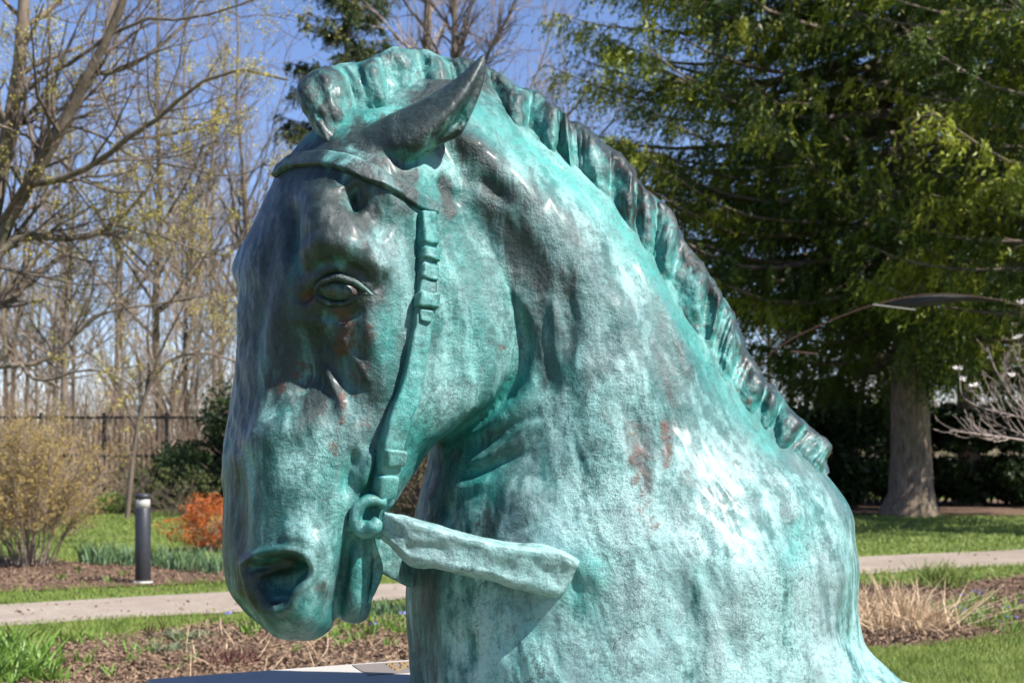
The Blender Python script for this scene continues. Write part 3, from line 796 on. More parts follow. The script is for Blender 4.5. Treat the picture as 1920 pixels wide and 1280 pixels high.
HEAD = rowset([
 (205, [(640,-110),(648,-140),(670,-160),(700,-170),(740,-165),(780,-150),(820,-130),(850,-105),(870,-60),(850,-10),(780,20),(700,0),(655,-60)]),
 (250, [(578,-100),(592,-158),(640,-205),(700,-222),(760,-205),(820,-165),(870,-125),(920,-80),(950,0),(920,60),(820,80),(700,40),(605,-30)]),
 (290, [(546,-95),(562,-165),(612,-232),(676,-262),(742,-245),(806,-205),(866,-155),(925,-100),(968,0),(930,80),(820,115),(690,75),(582,0)]),
 (330, [(514,-90),(535,-172),(588,-252),(652,-292),(722,-275),(792,-235),(862,-180),(932,-115),(980,-5),(940,90),(820,135),(680,95),(560,10)]),
 (420, [(474,-85),(500,-188),(560,-275),(630,-325),(710,-300),(790,-248),(870,-192),(950,-120),(998,-10),(950,90),(820,140),(660,95),(525,20)]),
 (500, [(435,-62),(478,-200),(545,-290),(612,-345),(700,-325),(785,-262),(872,-205),(962,-140),(1008,-15),(960,92),(820,138),(640,100),(488,40)]),
 (545, [(447,-95),(476,-205),(540,-288),(602,-330),(695,-320),(785,-268),(876,-212),(966,-150),(1012,-20),(962,88),(820,130),(640,85),(490,10)]),
 (610, [(444,-125),(468,-208),(532,-282),(588,-310),(688,-312),(785,-272),(882,-220),(968,-158),(1012,-30),(962,75),(815,112),(632,55),(482,-35)]),
 (690, [(440,-142),(462,-216),(520,-278),(572,-298),(680,-304),(780,-278),(880,-230),(955,-172),(992,-50),(945,55),(795,85),(615,25),(470,-65)]),
 (760, [(433,-152),(455,-224),(512,-278),(562,-294),(662,-304),(762,-285),(848,-246),(905,-198),(932,-95),(890,15),(775,45),(598,0),(460,-85)]),
 (800, [(425,-157),(449,-228),(505,-286),(560,-304),(648,-311),(735,-294),(806,-258),(852,-215),(868,-125),(835,-18),(735,18),(577,-12),(454,-90)]),
 (835, [(421,-161),(445,-232),(500,-292),(560,-312),(638,-316),(708,-302),(765,-268),(800,-225),(813,-145),(785,-44),(695,-2),(560,-22),(450,-92)]),
 (900, [(417,-172),(440,-242),(490,-302),(558,-327),(622,-327),(678,-307),(724,-273),(757,-233),(769,-165),(740,-75),(660,-34),(540,-42),(445,-102)]),
 (960, [(416,-182),(437,-248),(485,-312),(548,-341),(606,-341),(650,-318),(688,-284),(712,-245),(722,-195),(700,-110),(635,-65),(525,-65),(440,-115)]),
 (1040,[(416,-192),(435,-258),(480,-327),(538,-356),(586,-355),(620,-333),(640,-300),(651,-258),(655,-212),(636,-135),(580,-102),(500,-108),(436,-142)]),
 (1098,[(424,-202),(443,-266),(484,-331),(538,-356),(578,-355),(606,-337),(624,-304),(633,-268),(636,-228),(620,-155),(570,-124),(500,-130),(443,-160)]),
 (1133,[(447,-212),(463,-268),(497,-322),(540,-347),(578,-347),(604,-329),(622,-298),(631,-266),(634,-232),(617,-165),(572,-138),(510,-142),(462,-172)]),
 (1163,[(477,-228),(489,-270),(515,-312),(545,-332),(578,-332),(602,-315),(619,-289),(627,-262),(629,-235),(613,-180),(575,-158),(525,-160),(488,-188)]),
 (1185,[(510,-248),(518,-272),(533,-296),(550,-306),(574,-306),(592,-296),(605,-279),(612,-260),(613,-243),(602,-212),(575,-198),(540,-199),(517,-215)]),
 (1195,[(548,-256),(552,-262),(557,-270),(563,-274),(571,-274),(578,-270),(583,-265),(586,-258),(587,-252),(583,-242),(574,-236),(562,-236),(552,-243)]),
])
NECK = rowset([
 (150, [(740,-35),(755,-60),(790,-72),(830,-70),(870,-55),(898,-35),(915,-15),(922,5),(900,35),(820,45),(760,15)]),
 (200, [(650,-60),(690,-125),(760,-145),(840,-138),(900,-108),(935,-68),(957,-28),(966,0),(930,60),(800,75),(690,25)]),
 (300, [(630,-40),(710,-135),(820,-172),(900,-172),(970,-142),(1030,-92),(1072,-44),(1090,0),(1025,80),(850,100),(690,50)]),
 (400, [(700,0),(800,-135),(900,-180),(990,-182),(1068,-152),(1130,-102),(1172,-50),(1192,0),(1110,95),(930,120),(760,80)]),
 (500, [(760,0),(860,-125),(950,-172),(1040,-186),(1118,-168),(1186,-118),(1236,-56),(1257,0),(1165,110),(980,135),(820,90)]),
 (620, [(790,0),(885,-115),(980,-166),(1080,-192),(1168,-184),(1246,-136),(1306,-64),(1332,0),(1220,130),(1010,150),(840,95)]),
 (740, [(795,0),(880,-118),(980,-174),(1090,-204),(1200,-200),(1298,-152),(1374,-74),(1406,0),(1270,150),(1030,175),(850,110)]),
 (820, [(806,-5),(865,-118),(965,-184),(1090,-220),(1210,-220),(1325,-176),(1424,-92),(1464,0),(1310,170),(1050,195),(860,120)]),
 (870, [(799,-10),(855,-120),(955,-190),(1090,-230),(1220,-234),(1350,-194),(1468,-104),(1520,0),(1350,185),(1060,208),(855,125)]),
 (910, [(790,-15),(845,-126),(948,-198),(1090,-240),(1230,-246),(1368,-210),(1500,-118),(1560,0),(1380,200),(1065,220),(850,130)]),
 (960, [(778,-20),(834,-134),(940,-208),(1090,-252),(1240,-260),(1386,-228),(1528,-136),(1593,0),(1400,215),(1070,235),(840,135)]),
 (1020,[(769,-20),(824,-142),(934,-220),(1090,-266),(1248,-276),(1400,-246),(1540,-154),(1600,0),(1410,230),(1070,248),(830,140)]),
 (1070,[(764,-20),(818,-146),(930,-228),(1090,-275),(1252,-286),(1408,-258),(1548,-165),(1606,0),(1415,240),(1070,256),(825,140)]),
 (1140,[(762,-20),(814,-150),(926,-236),(1090,-284),(1255,-295),(1410,-266),(1546,-172),(1601,0),(1415,250),(1070,264),(822,140)]),
 (1200,[(766,-20),(816,-152),(926,-240),(1090,-289),(1258,-300),(1412,-272),(1555,-180),(1618,10),(1425,255),(1070,268),(824,140)]),
 (1250,[(769,-20),(818,-154),(926,-243),(1090,-292),(1260,-304),(1416,-276),(1580,-180),(1660,20),(1440,260),(1070,272),(826,140)]),
 (1300,[(771,-20),(820,-156),(926,-246),(1090,-296),(1262,-308),(1420,-280),(1610,-170),(1712,30),(1460,265),(1070,275),(828,140)]),
 (1370,[(773,-20),(822,-158),(928,-250),(1090,-300),(1264,-312),(1424,-284),(1640,-160),(1760,40),(1480,270),(1070,278),(830,140)]),
])
CHIN = rowset([   # lower jaw and lip below the bit
 (930, [(640,-260),(660,-285),(690,-282),(712,-250),(716,-200),(700,-140),(660,-120),(640,-190)]),
 (985, [(636,-262),(654,-288),(684,-288),(706,-254),(711,-204),(694,-145),(656,-124),(634,-190)]),
 (1040,[(634,-262),(652,-290),(680,-290),(702,-258),(708,-208),(690,-150),(655,-130),(632,-195)]),
 (1100,[(632,-262),(650,-288),(676,-288),(694,-258),(698,-212),(684,-158),(652,-140),(630,-198)]),
 (1140,[(633,-258),(650,-282),(674,-282),(690,-256),(694,-214),(682,-165),(653,-150),(632,-202)]),
 (1160,[(640,-250),(653,-268),(672,-268),(684,-250),(687,-218),(678,-182),(655,-170),(639,-210)]),
 (1167,[(655,-234),(660,-240),(668,-240),(672,-234),(673,-224),(670,-214),(662,-210),(656,-220)]),
])
def earrows():
    st = [((655,262),(705,278),(762,300),(775,296),(790,280),(735,240), -212, 0.9),
          ((690,236),(735,262),(785,284),(800,284),(815,272),(760,232), -222, 1.0),
          ((735,213),(772,238),(806,262),(822,268),(836,258),(785,222), -226, 1.0),
          ((790,186),(815,206),(842,226),(856,244),(868,238),(830,196), -228, 0.95),
          ((835,159),(852,175),(868,191),(880,212),(890,194),(862,164), -228, 0.8),
          ((872,131),(882,142),(891,152),(900,168),(907,150),(888,134), -226, 0.55),
          ((895,111),(900,117),(904,122),(908,132),(912,120),(903,110), -222, 0.3),
          ((905,100),(907,102),(908,104),(909,107),(911,104),(908,99), -220, 0.1)]
    rows = []
    for U, B, R, I, L, K, D, s in st:
        rows.append([(*U, D + 4 * s), (*B, D - 40 * s), (*R, D - 40 * s), (*I, D + 42 * s), (*L, D - 14 * s), (*K, D + 48 * s)])
    return rows

def remesh(parts, voxel):
    V = np.concatenate([p[0] for p in parts]); F = []; o = 0
    for v, f in parts:
        F += [tuple(i + o for i in q) for q in f]; o += len(v)
    me = mesh_np('tmp', V, F)
    ob = bpy.data.objects.new('tmp', me); COL.objects.link(ob)
    bm = bmesh.new(); bm.from_mesh(me); bmesh.ops.recalc_face_normals(bm, faces=bm.faces); bm.to_mesh(me); bm.free()
    md = ob.modifiers.new('r', 'REMESH'); md.mode = 'VOXEL'; md.voxel_size = voxel
    dg = bpy.context.evaluated_depsgraph_get(); dg.update()
    ev = ob.evaluated_get(dg).to_mesh()
    V = np.empty(len(ev.vertices) * 3); ev.vertices.foreach_get('co', V); V = V.reshape(-1, 3)
    F = np.empty(len(ev.loops), dtype=np.int32); ev.loops.foreach_get('vertex_index', F); F = F.reshape(-1, 4)
    bpy.data.objects.remove(ob); bpy.data.meshes.remove(me)
    return V, F

def edges_of(F):
    e = np.concatenate([F[:, [0, 1]], F[:, [1, 2]], F[:, [2, 3]], F[:, [3, 0]]])
    e = np.sort(e, 1).astype(np.int64); k = np.unique(e[:, 0] * 4000000 + e[:, 1])
    return np.stack([k // 4000000, k % 4000000], 1)

def smooth(V, E, it, lam=0.6, w=None):
    n = len(V); deg = np.bincount(E.ravel(), minlength=n)[:, None]
    for _ in range(it):
        A = np.stack([np.bincount(E[:, 0], V[E[:, 1], k], n) + np.bincount(E[:, 1], V[E[:, 0], k], n) for k in range(3)], -1) / deg
        d = (A - V) * lam
        if w is not None: d *= w[:, None]
        V = V + d
    return V

def normals(V, F):
    n = np.cross(V[F[:, 2]] - V[F[:, 0]], V[F[:, 3]] - V[F[:, 1]])
    N = np.zeros_like(V)
    for k in range(4):
        for c in range(3):
            N[:, c] += np.bincount(F[:, k], n[:, c], len(V))
    return N / (np.linalg.norm(N, axis=1, keepdims=True) + 1e-12)

def seg_dist(P, path):
    """distance in the photograph plane from points P (N,2) to a polyline, and the position 0..1 along it"""
    path = np.asarray(path, float)
    if len(path) == 1:
        return np.linalg.norm(P - path[0], axis=1), np.zeros(len(P))
    if len(path) > 2: path = crom(path, 6)
    best = np.full(len(P), 1e9); tt = np.zeros(len(P))
    L = np.linalg.norm(np.diff(path, axis=0), axis=1); cum = np.concatenate([[0], np.cumsum(L)])
    for i in range(len(path) - 1):
        a, b = path[i], path[i + 1]; d = b - a
        t = np.clip(((P - a) @ d) / (d @ d + 1e-9), 0, 1)
        q = np.linalg.norm(P - a - t[:, None] * d, axis=1)
        m = q < best
        best[m] = q[m]; tt[m] = (cum[i] + t[m] * L[i]) / cum[-1]
    return best, tt

def stroke(path, w, taper=0.3):
    """weight of a soft brush stroke for every body vertex"""
    lo = np.min(path, 0) - 3 * w; hi = np.max(path, 0) + 3 * w
    m = (Q[:, 0] > lo[0]) & (Q[:, 0] < hi[0]) & (Q[:, 1] > lo[1]) & (Q[:, 1] < hi[1]) & FRONT
    out = np.zeros(len(Q))
    if not m.any(): return out
    d, t = seg_dist(Q[m, :2], path)
    g = np.exp(-(d / w) ** 2)
    if len(path) > 1 and taper > 0:
        g *= np.clip(np.minimum(t, 1 - t) / taper, 0, 1) ** 0.5 * 0.75 + 0.25
    out[m] = g
    return out

def ell(cx, cy, rx, ry, ang=0.0, p=2.0):
    c, s = math.cos(math.radians(ang)), math.sin(math.radians(ang))
    dx, dy = Q[:, 0] - cx, Q[:, 1] - cy
    u = (dx * c + dy * s) / rx; v = (-dx * s + dy * c) / ry
    r = np.sqrt(u * u + v * v)
    return np.where(FRONT, np.exp(-r ** p), 0.0), r

BV, BF = remesh([loft(HEAD), loft(NECK), loft(CHIN), loft(earrows(), 6, 6)], 0.0062)
BE = edges_of(BF)
Q = unhp(BV)
FRONT = np.ones(len(Q), bool)
earw = stroke([(800, 230), (850, 190), (908, 104)], 45, 0.0)
BV = smooth(BV, BE, 10, 0.6, 1 - 0.93 * earw)
# -------- sculpting strokes: (path, width, height in units)
Q = unhp(BV); BN = normals(BV, BF)
FRONT = (BN[:, 1] < 0.25) & (Q[:, 2] < 20)
SCULPT = [
 # brow, temple and forehead
 ([(560,484),(600,468),(655,474),(700,494),(728,514)], 24, 13),
 ([(590,440),(640,442),(695,468)], 42, 17),
 ([(655,345),(668,372),(684,395)], 20, -34),
 ([(690,400),(730,440)], 26, -10),
 ([(590,350),(598,400),(600,440)], 30, 16),
 ([(548,380),(546,430),(550,480),(556,520)], 13, -16),
 ([(512,420),(500,520),(486,620)], 16, -5),
 ([(700,340),(740,380),(760,420)], 18, 9),
 # eye
 ([(634,542)], 54, -26), ([(590,548),(560,556)], 14, -8),
 # under the eye, facial crest, veins
 ([(582,610),(575,680),(572,745)], 46, -30),
 ([(655,640),(640,700),(648,750)], 30, -12),
 ([(690,560),(700,620),(712,690),(722,750)], 26, 12),
 ([(636,636),(655,662),(676,690),(690,720)], 9, 9),
 ([(603,690),(622,722),(638,748),(643,790)], 9, 12),
 ([(520,540),(508,640),(498,740),(488,820)], 14, 7),
 # muzzle
 ([(470,850),(540,805),(610,805)], 34, 18),
 ([(560,880)], 80, 12), ([(620,870),(600,960)], 22, -8),
 ([(668,845),(655,890),(648,930)], 13, -18),
 ([(700,845),(686,880),(676,915)], 10, 12),
 ([(450,880),(452,960),(450,1040)], 14, -7),
 ([(530,1000),(570,1010),(600,1045)], 22, 12),
 ([(602,1010),(612,1060),(600,1130)], 18, 8),
 ([(560,1150)], 40, 6),
 # cheek
 ([(880,560)], 95, 12),
 ([(955,560),(976,600),(985,650),(970,710),(925,765),(850,806)], 12, -11),
 ([(985,560),(1004,610),(1012,660),(1000,720),(950,780),(880,815)], 16, 8),
 ([(840,600),(835,680),(830,740)], 22, -6),
 ([(815,460),(820,560)], 14, -6),
 # neck: hollow behind the cheek, muscles, folds
 ([(900,380),(950,435),(992,500),(1010,560)], 42, -12),
 ([(1012,560),(1014,620),(1022,690),(1030,740)], 24, -6),
 ([(1060,520),(1066,590),(1072,650)], 18, -8),
 ([(1040,560),(1042,640),(1050,690)], 13, 9),
 ([(890,322),(920,348),(955,372)], 20, -13),
 ([(870,270),(920,300),(965,340),(1010,390)], 34, 9),
 ([(855,262),(880,272),(905,290)], 18, 12),
 ([(820,330),(840,360),(870,380)], 16, -10),
 ([(880,385),(850,340)], 12, 6),
 ([(1180,450),(1230,540),(1270,640),(1300,720)], 14, 7),
 ([(1150,470),(1200,560),(1240,660),(1255,760)], 22, -6),
 ([(960,235),(1050,320),(1120,400),(1190,500)], 10, -5),
 ([(1090,720),(1120,800),(1180,880)], 40, 8),
 ([(1180,760),(1200,840),(1190,920)], 22, -8),
 ([(1260,760),(1240,860),(1230,980)], 30, -8),
 ([(1400,1060)], 95, 16), ([(1480,980),(1510,1060)], 28, -9),
 ([(1370,1180),(1380,1250)], 16, -8), ([(1250,1130)], 80, -8),
 ([(1560,960),(1570,1060),(1565,1150)], 24, 8),
 ([(1590,1180),(1620,1230),(1650,1290)], 14, -12),
 ([(890,840),(960,800),(1010,770)], 13, -7), ([(880,870),(950,840),(1010,790)], 10, 8),
 ([(870,895),(930,870),(980,850)], 9, -7), ([(850,920),(930,900)], 12, 6),
 ([(830,940),(850,990)], 20, -8), ([(960,900),(1000,980)], 40, 10),
 ([(1080,1060),(1130,1090)], 30, 9), ([(870,1180),(880,1260)], 30, -8),
 ([(990,1200),(1010,1270)], 30, 8),
 # mouth
 ([(662,1005),(650,1040),(642,1080),(634,1130),(630,1165)], 7, -16),
]
disp = np.zeros(len(BV))
for path, w, a in SCULPT:
    disp += a * stroke(path, w)
BV = BV + BN * (disp * DS)[:, None]
BV = smooth(BV, BE, 2, 0.5)
# -------- eye: eyeball, lids and the crease round them
Q = unhp(BV); BN = normals(BV, BF)
g, r = ell(630, 538, 44, 30, 4)
dome = np.where(FRONT & (r < 1), np.sqrt(np.clip(1 - r ** 2, 0, 1)), 0)
disp = 4 * dome
for path, w, a in [
 ([(584,548),(590,524),(606,508),(630,503),(656,512),(676,526),(700,548)], 9, 7),
 ([(586,554),(600,568),(624,578),(650,574),(672,562),(690,548)], 9, 5),
 ([(578,514),(600,498),(632,492),(668,506),(696,526)], 8, -8),
 ([(700,548),(718,530),(722,512)], 8, -6),
 ([(600,590),(640,598),(680,582)], 9, -6),
 ([(588,552),(572,560),(560,560)], 6, -8)]:
    disp += a * stroke(path, w, 0.2)
# -------- nostril: a deep comma with a raised rim
NOS = [(467,1060),(491,1046),(528,1039),(560,1042),(579,1060),(575,1082),(553,1104),(538,1130),(509,1133),(487,1119),(474,1092)]
NP = crom(NOS, 8, True)
nm = (np.abs(Q[:, 0] - 525) < 110) & (np.abs(Q[:, 1] - 1085) < 100)
dn = np.full(len(Q), 1e3); dn[nm] = seg_dist(Q[nm, :2], NOS + NOS[:1])[0]
def inside(P, poly):
    x, y = P[:, 0], P[:, 1]; c = np.zeros(len(P), bool); j = len(poly) - 1
    for i in range(len(poly)):
        xi, yi = poly[i]; xj, yj = poly[j]
        m = ((yi > y) != (yj > y)) & (x < (xj - xi) * (y - yi) / (yj - yi + 1e-12) + xi)
        c ^= m; j = i
    return c
ins = np.zeros(len(Q), bool); ins[nm] = inside(Q[nm, :2], NP); ins &= FRONT
sd = np.where(ins, dn, -dn)
cav = np.clip((sd + 2) / 26, 0, 1)
cav = cav * cav * (3 - 2 * cav)
push = np.where(FRONT, 52 * cav, 0)
push -= stroke([(478,1078),(505,1068),(535,1062),(548,1050)], 9, 0.2) * 26 * (sd > 0)   # the fold inside
rim = np.where(FRONT, np.exp(-((sd + 9) / 8) ** 2), 0) * (np.abs(sd) < 40)
disp += 9 * rim
BV = BV + BN * (disp * DS)[:, None]
BV[:, 1] += push * DS
BV[:, 0] += push * DS * 0.25
BV = smooth(BV, BE, 1, 0.5)
# -------- the modelled unevenness of the clay
Q = unhp(BV); BN = normals(BV, BF)
AN = np.stack([BV[:, 0] + 0.35 * BV[:, 2], BV[:, 1], 0.30 * BV[:, 2] - 0.1 * BV[:, 0]], -1)      # tool marks run down the neck
lump = 3.0 * vnoise(BV, 0.11, 1) + 2.0 * vnoise(AN, 0.05, 2) + 1.1 * (1 - 2 * np.abs(vnoise(AN, 0.03, 13))) + 0.6 * vnoise(AN, 0.016, 3)
lump *= 0.45 + 0.75 * np.clip(0.5 + vnoise(BV, 0.22, 44), 0, 1)
lump *= 1.0 - 0.6 * earw
lump *= np.where(ell(630, 538, 70, 60)[1] < 1, 0.4, 1.0)
BV = BV + BN * (lump * DS)[:, None]
BV[:, 2] = np.maximum(BV[:, 2], PLINTH_Z - 0.002)
# -------- patina: where the bronze is bare and dark (with painted face shade), rusty or bright turquoise (attribute), broken up by noise
def mat_patina(name):
    M = Mat(name)
    co = M.coord('Object')
    at_ = M.n('ShaderNodeAttribute', attribute_name='patina')
    sep = M.n('ShaderNodeSeparateColor'); M.l(at_.outputs['Color'], sep.inputs[0])
    dark, rust, turq = sep.outputs[0], sep.outputs[1], sep.outputs[2]
    mp = M.n('ShaderNodeMapping'); M.l(co, mp.inputs[0]); mp.inputs['Scale'].default_value = (1.0, 1.0, 0.45)
    big = M.noise(co, 2.6, 5, 0.6)
    mp2 = M.n('ShaderNodeMapping'); M.l(co, mp2.inputs[0]); mp2.inputs['Scale'].default_value = (1.0, 1.0, 0.16)
    run = M.noise(mp2.outputs[0], 17.0, 6, 0.62, 0.3)
    streak = M.math('ADD', M.math('MULTIPLY', M.noise(mp.outputs[0], 6.5, 7, 0.66, 0.5), 0.6), M.math('MULTIPLY', run, 0.4))
    fine = M.noise(co, 34.0, 9, 0.72)
    grain = M.noise(co, 170.0, 5, 0.75)
    pale = at_.outputs['Alpha']
    pf = M.math('ADD', M.math('MULTIPLY', M.math('SUBTRACT', M.math('ADD', M.math('MULTIPLY', streak, 0.8), M.math('MULTIPLY', fine, 0.2)), 0.5), 8.0), M.math('ADD', M.math('MULTIPLY', pale, 0.8), 0.06))
    col = M.mix(M.ramp(pf, [(0.10, 0.0), (0.95, 1.0)]), (0.012, 0.095, 0.088), (0.20, 0.385, 0.368))
    chalk = M.ramp(M.math('ADD', pale, M.math('MULTIPLY', M.math('SUBTRACT', M.math('ADD', M.math('MULTIPLY', run, 0.8), M.math('MULTIPLY', fine, 0.2)), 0.5), 3.2)), [(0.62, 0.0), (1.3, 0.65)])
    col = M.mix(chalk, col, (0.285, 0.435, 0.43))
    gray = M.ramp(M.noise(mp.outputs[0], 5.3, 6, 0.65), [(0.46, 0.0), (0.62, 1.0)])
    gcol = M.mix(pale, (0.06, 0.085, 0.088), (0.195, 0.235, 0.24))
    col = M.mix(M.math('MULTIPLY', gray, 0.5), col, gcol)
    tq = M.math('MULTIPLY', turq, M.ramp(fine, [(0.25, 0.45), (0.6, 1.0)]))
    col = M.mix(tq, col, M.mix(pale, (0.010, 0.175, 0.155), (0.045, 0.325, 0.29)))
    # speckle of dark pits
    sp = M.ramp(M.math('ADD', M.math('MULTIPLY', fine, 0.6), M.math('MULTIPLY', grain, 0.4)), [(0.37, 1.0), (0.50, 0.0)])
    col = M.mix(M.math('MULTIPLY', sp, 0.6), col, (0.03, 0.06, 0.058))
    ck = M.n('ShaderNodeTexVoronoi'); ck.feature = 'DISTANCE_TO_EDGE'; ck.inputs['Scale'].default_value = 42.0
    dz = M.n('ShaderNodeTexNoise'); dz.inputs['Scale'].default_value = 30.0; dz.inputs['Detail'].default_value = 5.0; M.l(co, dz.inputs['Vector'])
    ds = M.n('ShaderNodeVectorMath', operation='SCALE'); M.l(dz.outputs['Color'], ds.inputs[0]); ds.inputs['Scale'].default_value = 0.09
    da = M.n('ShaderNodeVectorMath', operation='ADD'); M.l(co, da.inputs[0]); M.l(ds.outputs[0], da.inputs[1]); M.l(da.outputs[0], ck.inputs['Vector'])
    ckm = M.math('MULTIPLY', M.ramp(ck.outputs['Distance'], [(0.0, 1.0), (0.09, 0.0)]), M.ramp(M.noise(co, 6.0, 4, 0.6), [(0.45, 0.0), (0.62, 0.75)]))
    col = M.mix(ckm, col, (0.02, 0.04, 0.038))
    hi = M.ramp(grain, [(0.53, 0.0), (0.68, 1.0)])
    col = M.mix(M.math('MULTIPLY', hi, 0.10), col, (0.38, 0.52, 0.49))
    # bare dark bronze and the shade painted on the face
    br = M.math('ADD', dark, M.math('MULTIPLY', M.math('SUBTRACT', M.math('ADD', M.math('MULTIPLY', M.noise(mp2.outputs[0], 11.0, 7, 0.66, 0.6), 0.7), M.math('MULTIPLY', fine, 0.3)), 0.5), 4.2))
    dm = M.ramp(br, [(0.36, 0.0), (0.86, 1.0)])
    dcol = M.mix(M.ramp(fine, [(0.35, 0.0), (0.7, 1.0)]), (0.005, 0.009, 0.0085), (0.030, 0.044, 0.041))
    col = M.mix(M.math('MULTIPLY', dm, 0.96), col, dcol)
    rr = M.math('ADD', rust, M.math('MULTIPLY', M.math('SUBTRACT', fine, 0.5), 2.2))
    rm = M.ramp(rr, [(0.38, 0.0), (0.72, 1.0)])
    col = M.mix(M.math('MULTIPLY', rm, 0.85), col, (0.075, 0.030, 0.016))
    rs = M.ramp(M.noise(co, 19.0, 8, 0.75), [(0.655, 0.0), (0.71, 1.0)])
    col = M.mix(M.math('MULTIPLY', rs, 0.7), col, (0.085, 0.038, 0.022))
    ro = M.mix(dm, M.ramp(fine, [(0.3, 0.56), (0.7, 0.36)]), M.ramp(fine, [(0.3, 0.52), (0.7, 0.28)]))
    # relief
    mid = M.noise(co, 17.0, 5, 0.55)
    cr = M.n('ShaderNodeTexVoronoi'); cr.feature = 'DISTANCE_TO_EDGE'; cr.inputs['Scale'].default_value = 30.0
    wv = M.n('ShaderNodeVectorMath', operation='ADD'); nz = M.n('ShaderNodeTexNoise'); nz.inputs['Scale'].default_value = 14.0
    M.l(co, nz.inputs['Vector']); sc = M.n('ShaderNodeVectorMath', operation='SCALE'); M.l(nz.outputs['Color'], sc.inputs[0]); sc.inputs['Scale'].default_value = 0.16
    M.l(co, wv.inputs[0]); M.l(sc.outputs[0], wv.inputs[1]); M.l(wv.outputs[0], cr.inputs['Vector'])
    crk = M.ramp(cr.outputs['Distance'], [(0.0, 0.0), (0.12, 1.0)])
    h = M.math('ADD', M.math('MULTIPLY', mid, 0.6), M.math('MULTIPLY', fine, 1.0))
    h = M.math('ADD', h, M.math('MULTIPLY', crk, 0.05))
    h = M.math('ADD', h, M.math('MULTIPLY', grain, 0.18))
    rv = M.ramp(M.noise(co, 3.1, 4, 0.6), [(0.35, 0.35), (0.65, 1.0)])
    h = M.math('MULTIPLY', h, rv)
    nrm = M.bump(h, 0.75, 0.011)
    return M.set(color=col, rough=ro, normal=nrm, spec=0.42, coat=0.10, coat_rough=0.25)
M_PAT = mat_patina('bronze_patina')

def paint(me, rgb, pale=None):
    a = me.color_attributes.new('patina', 'FLOAT_COLOR', 'POINT')
    c = np.ones((len(rgb), 4), dtype=np.float32); c[:, :3] = np.clip(rgb, 0, 1.3); c[:, 3] = 0.4 if pale is None else np.clip(pale, 0, 1)
    a.data.foreach_set('color', c.ravel())

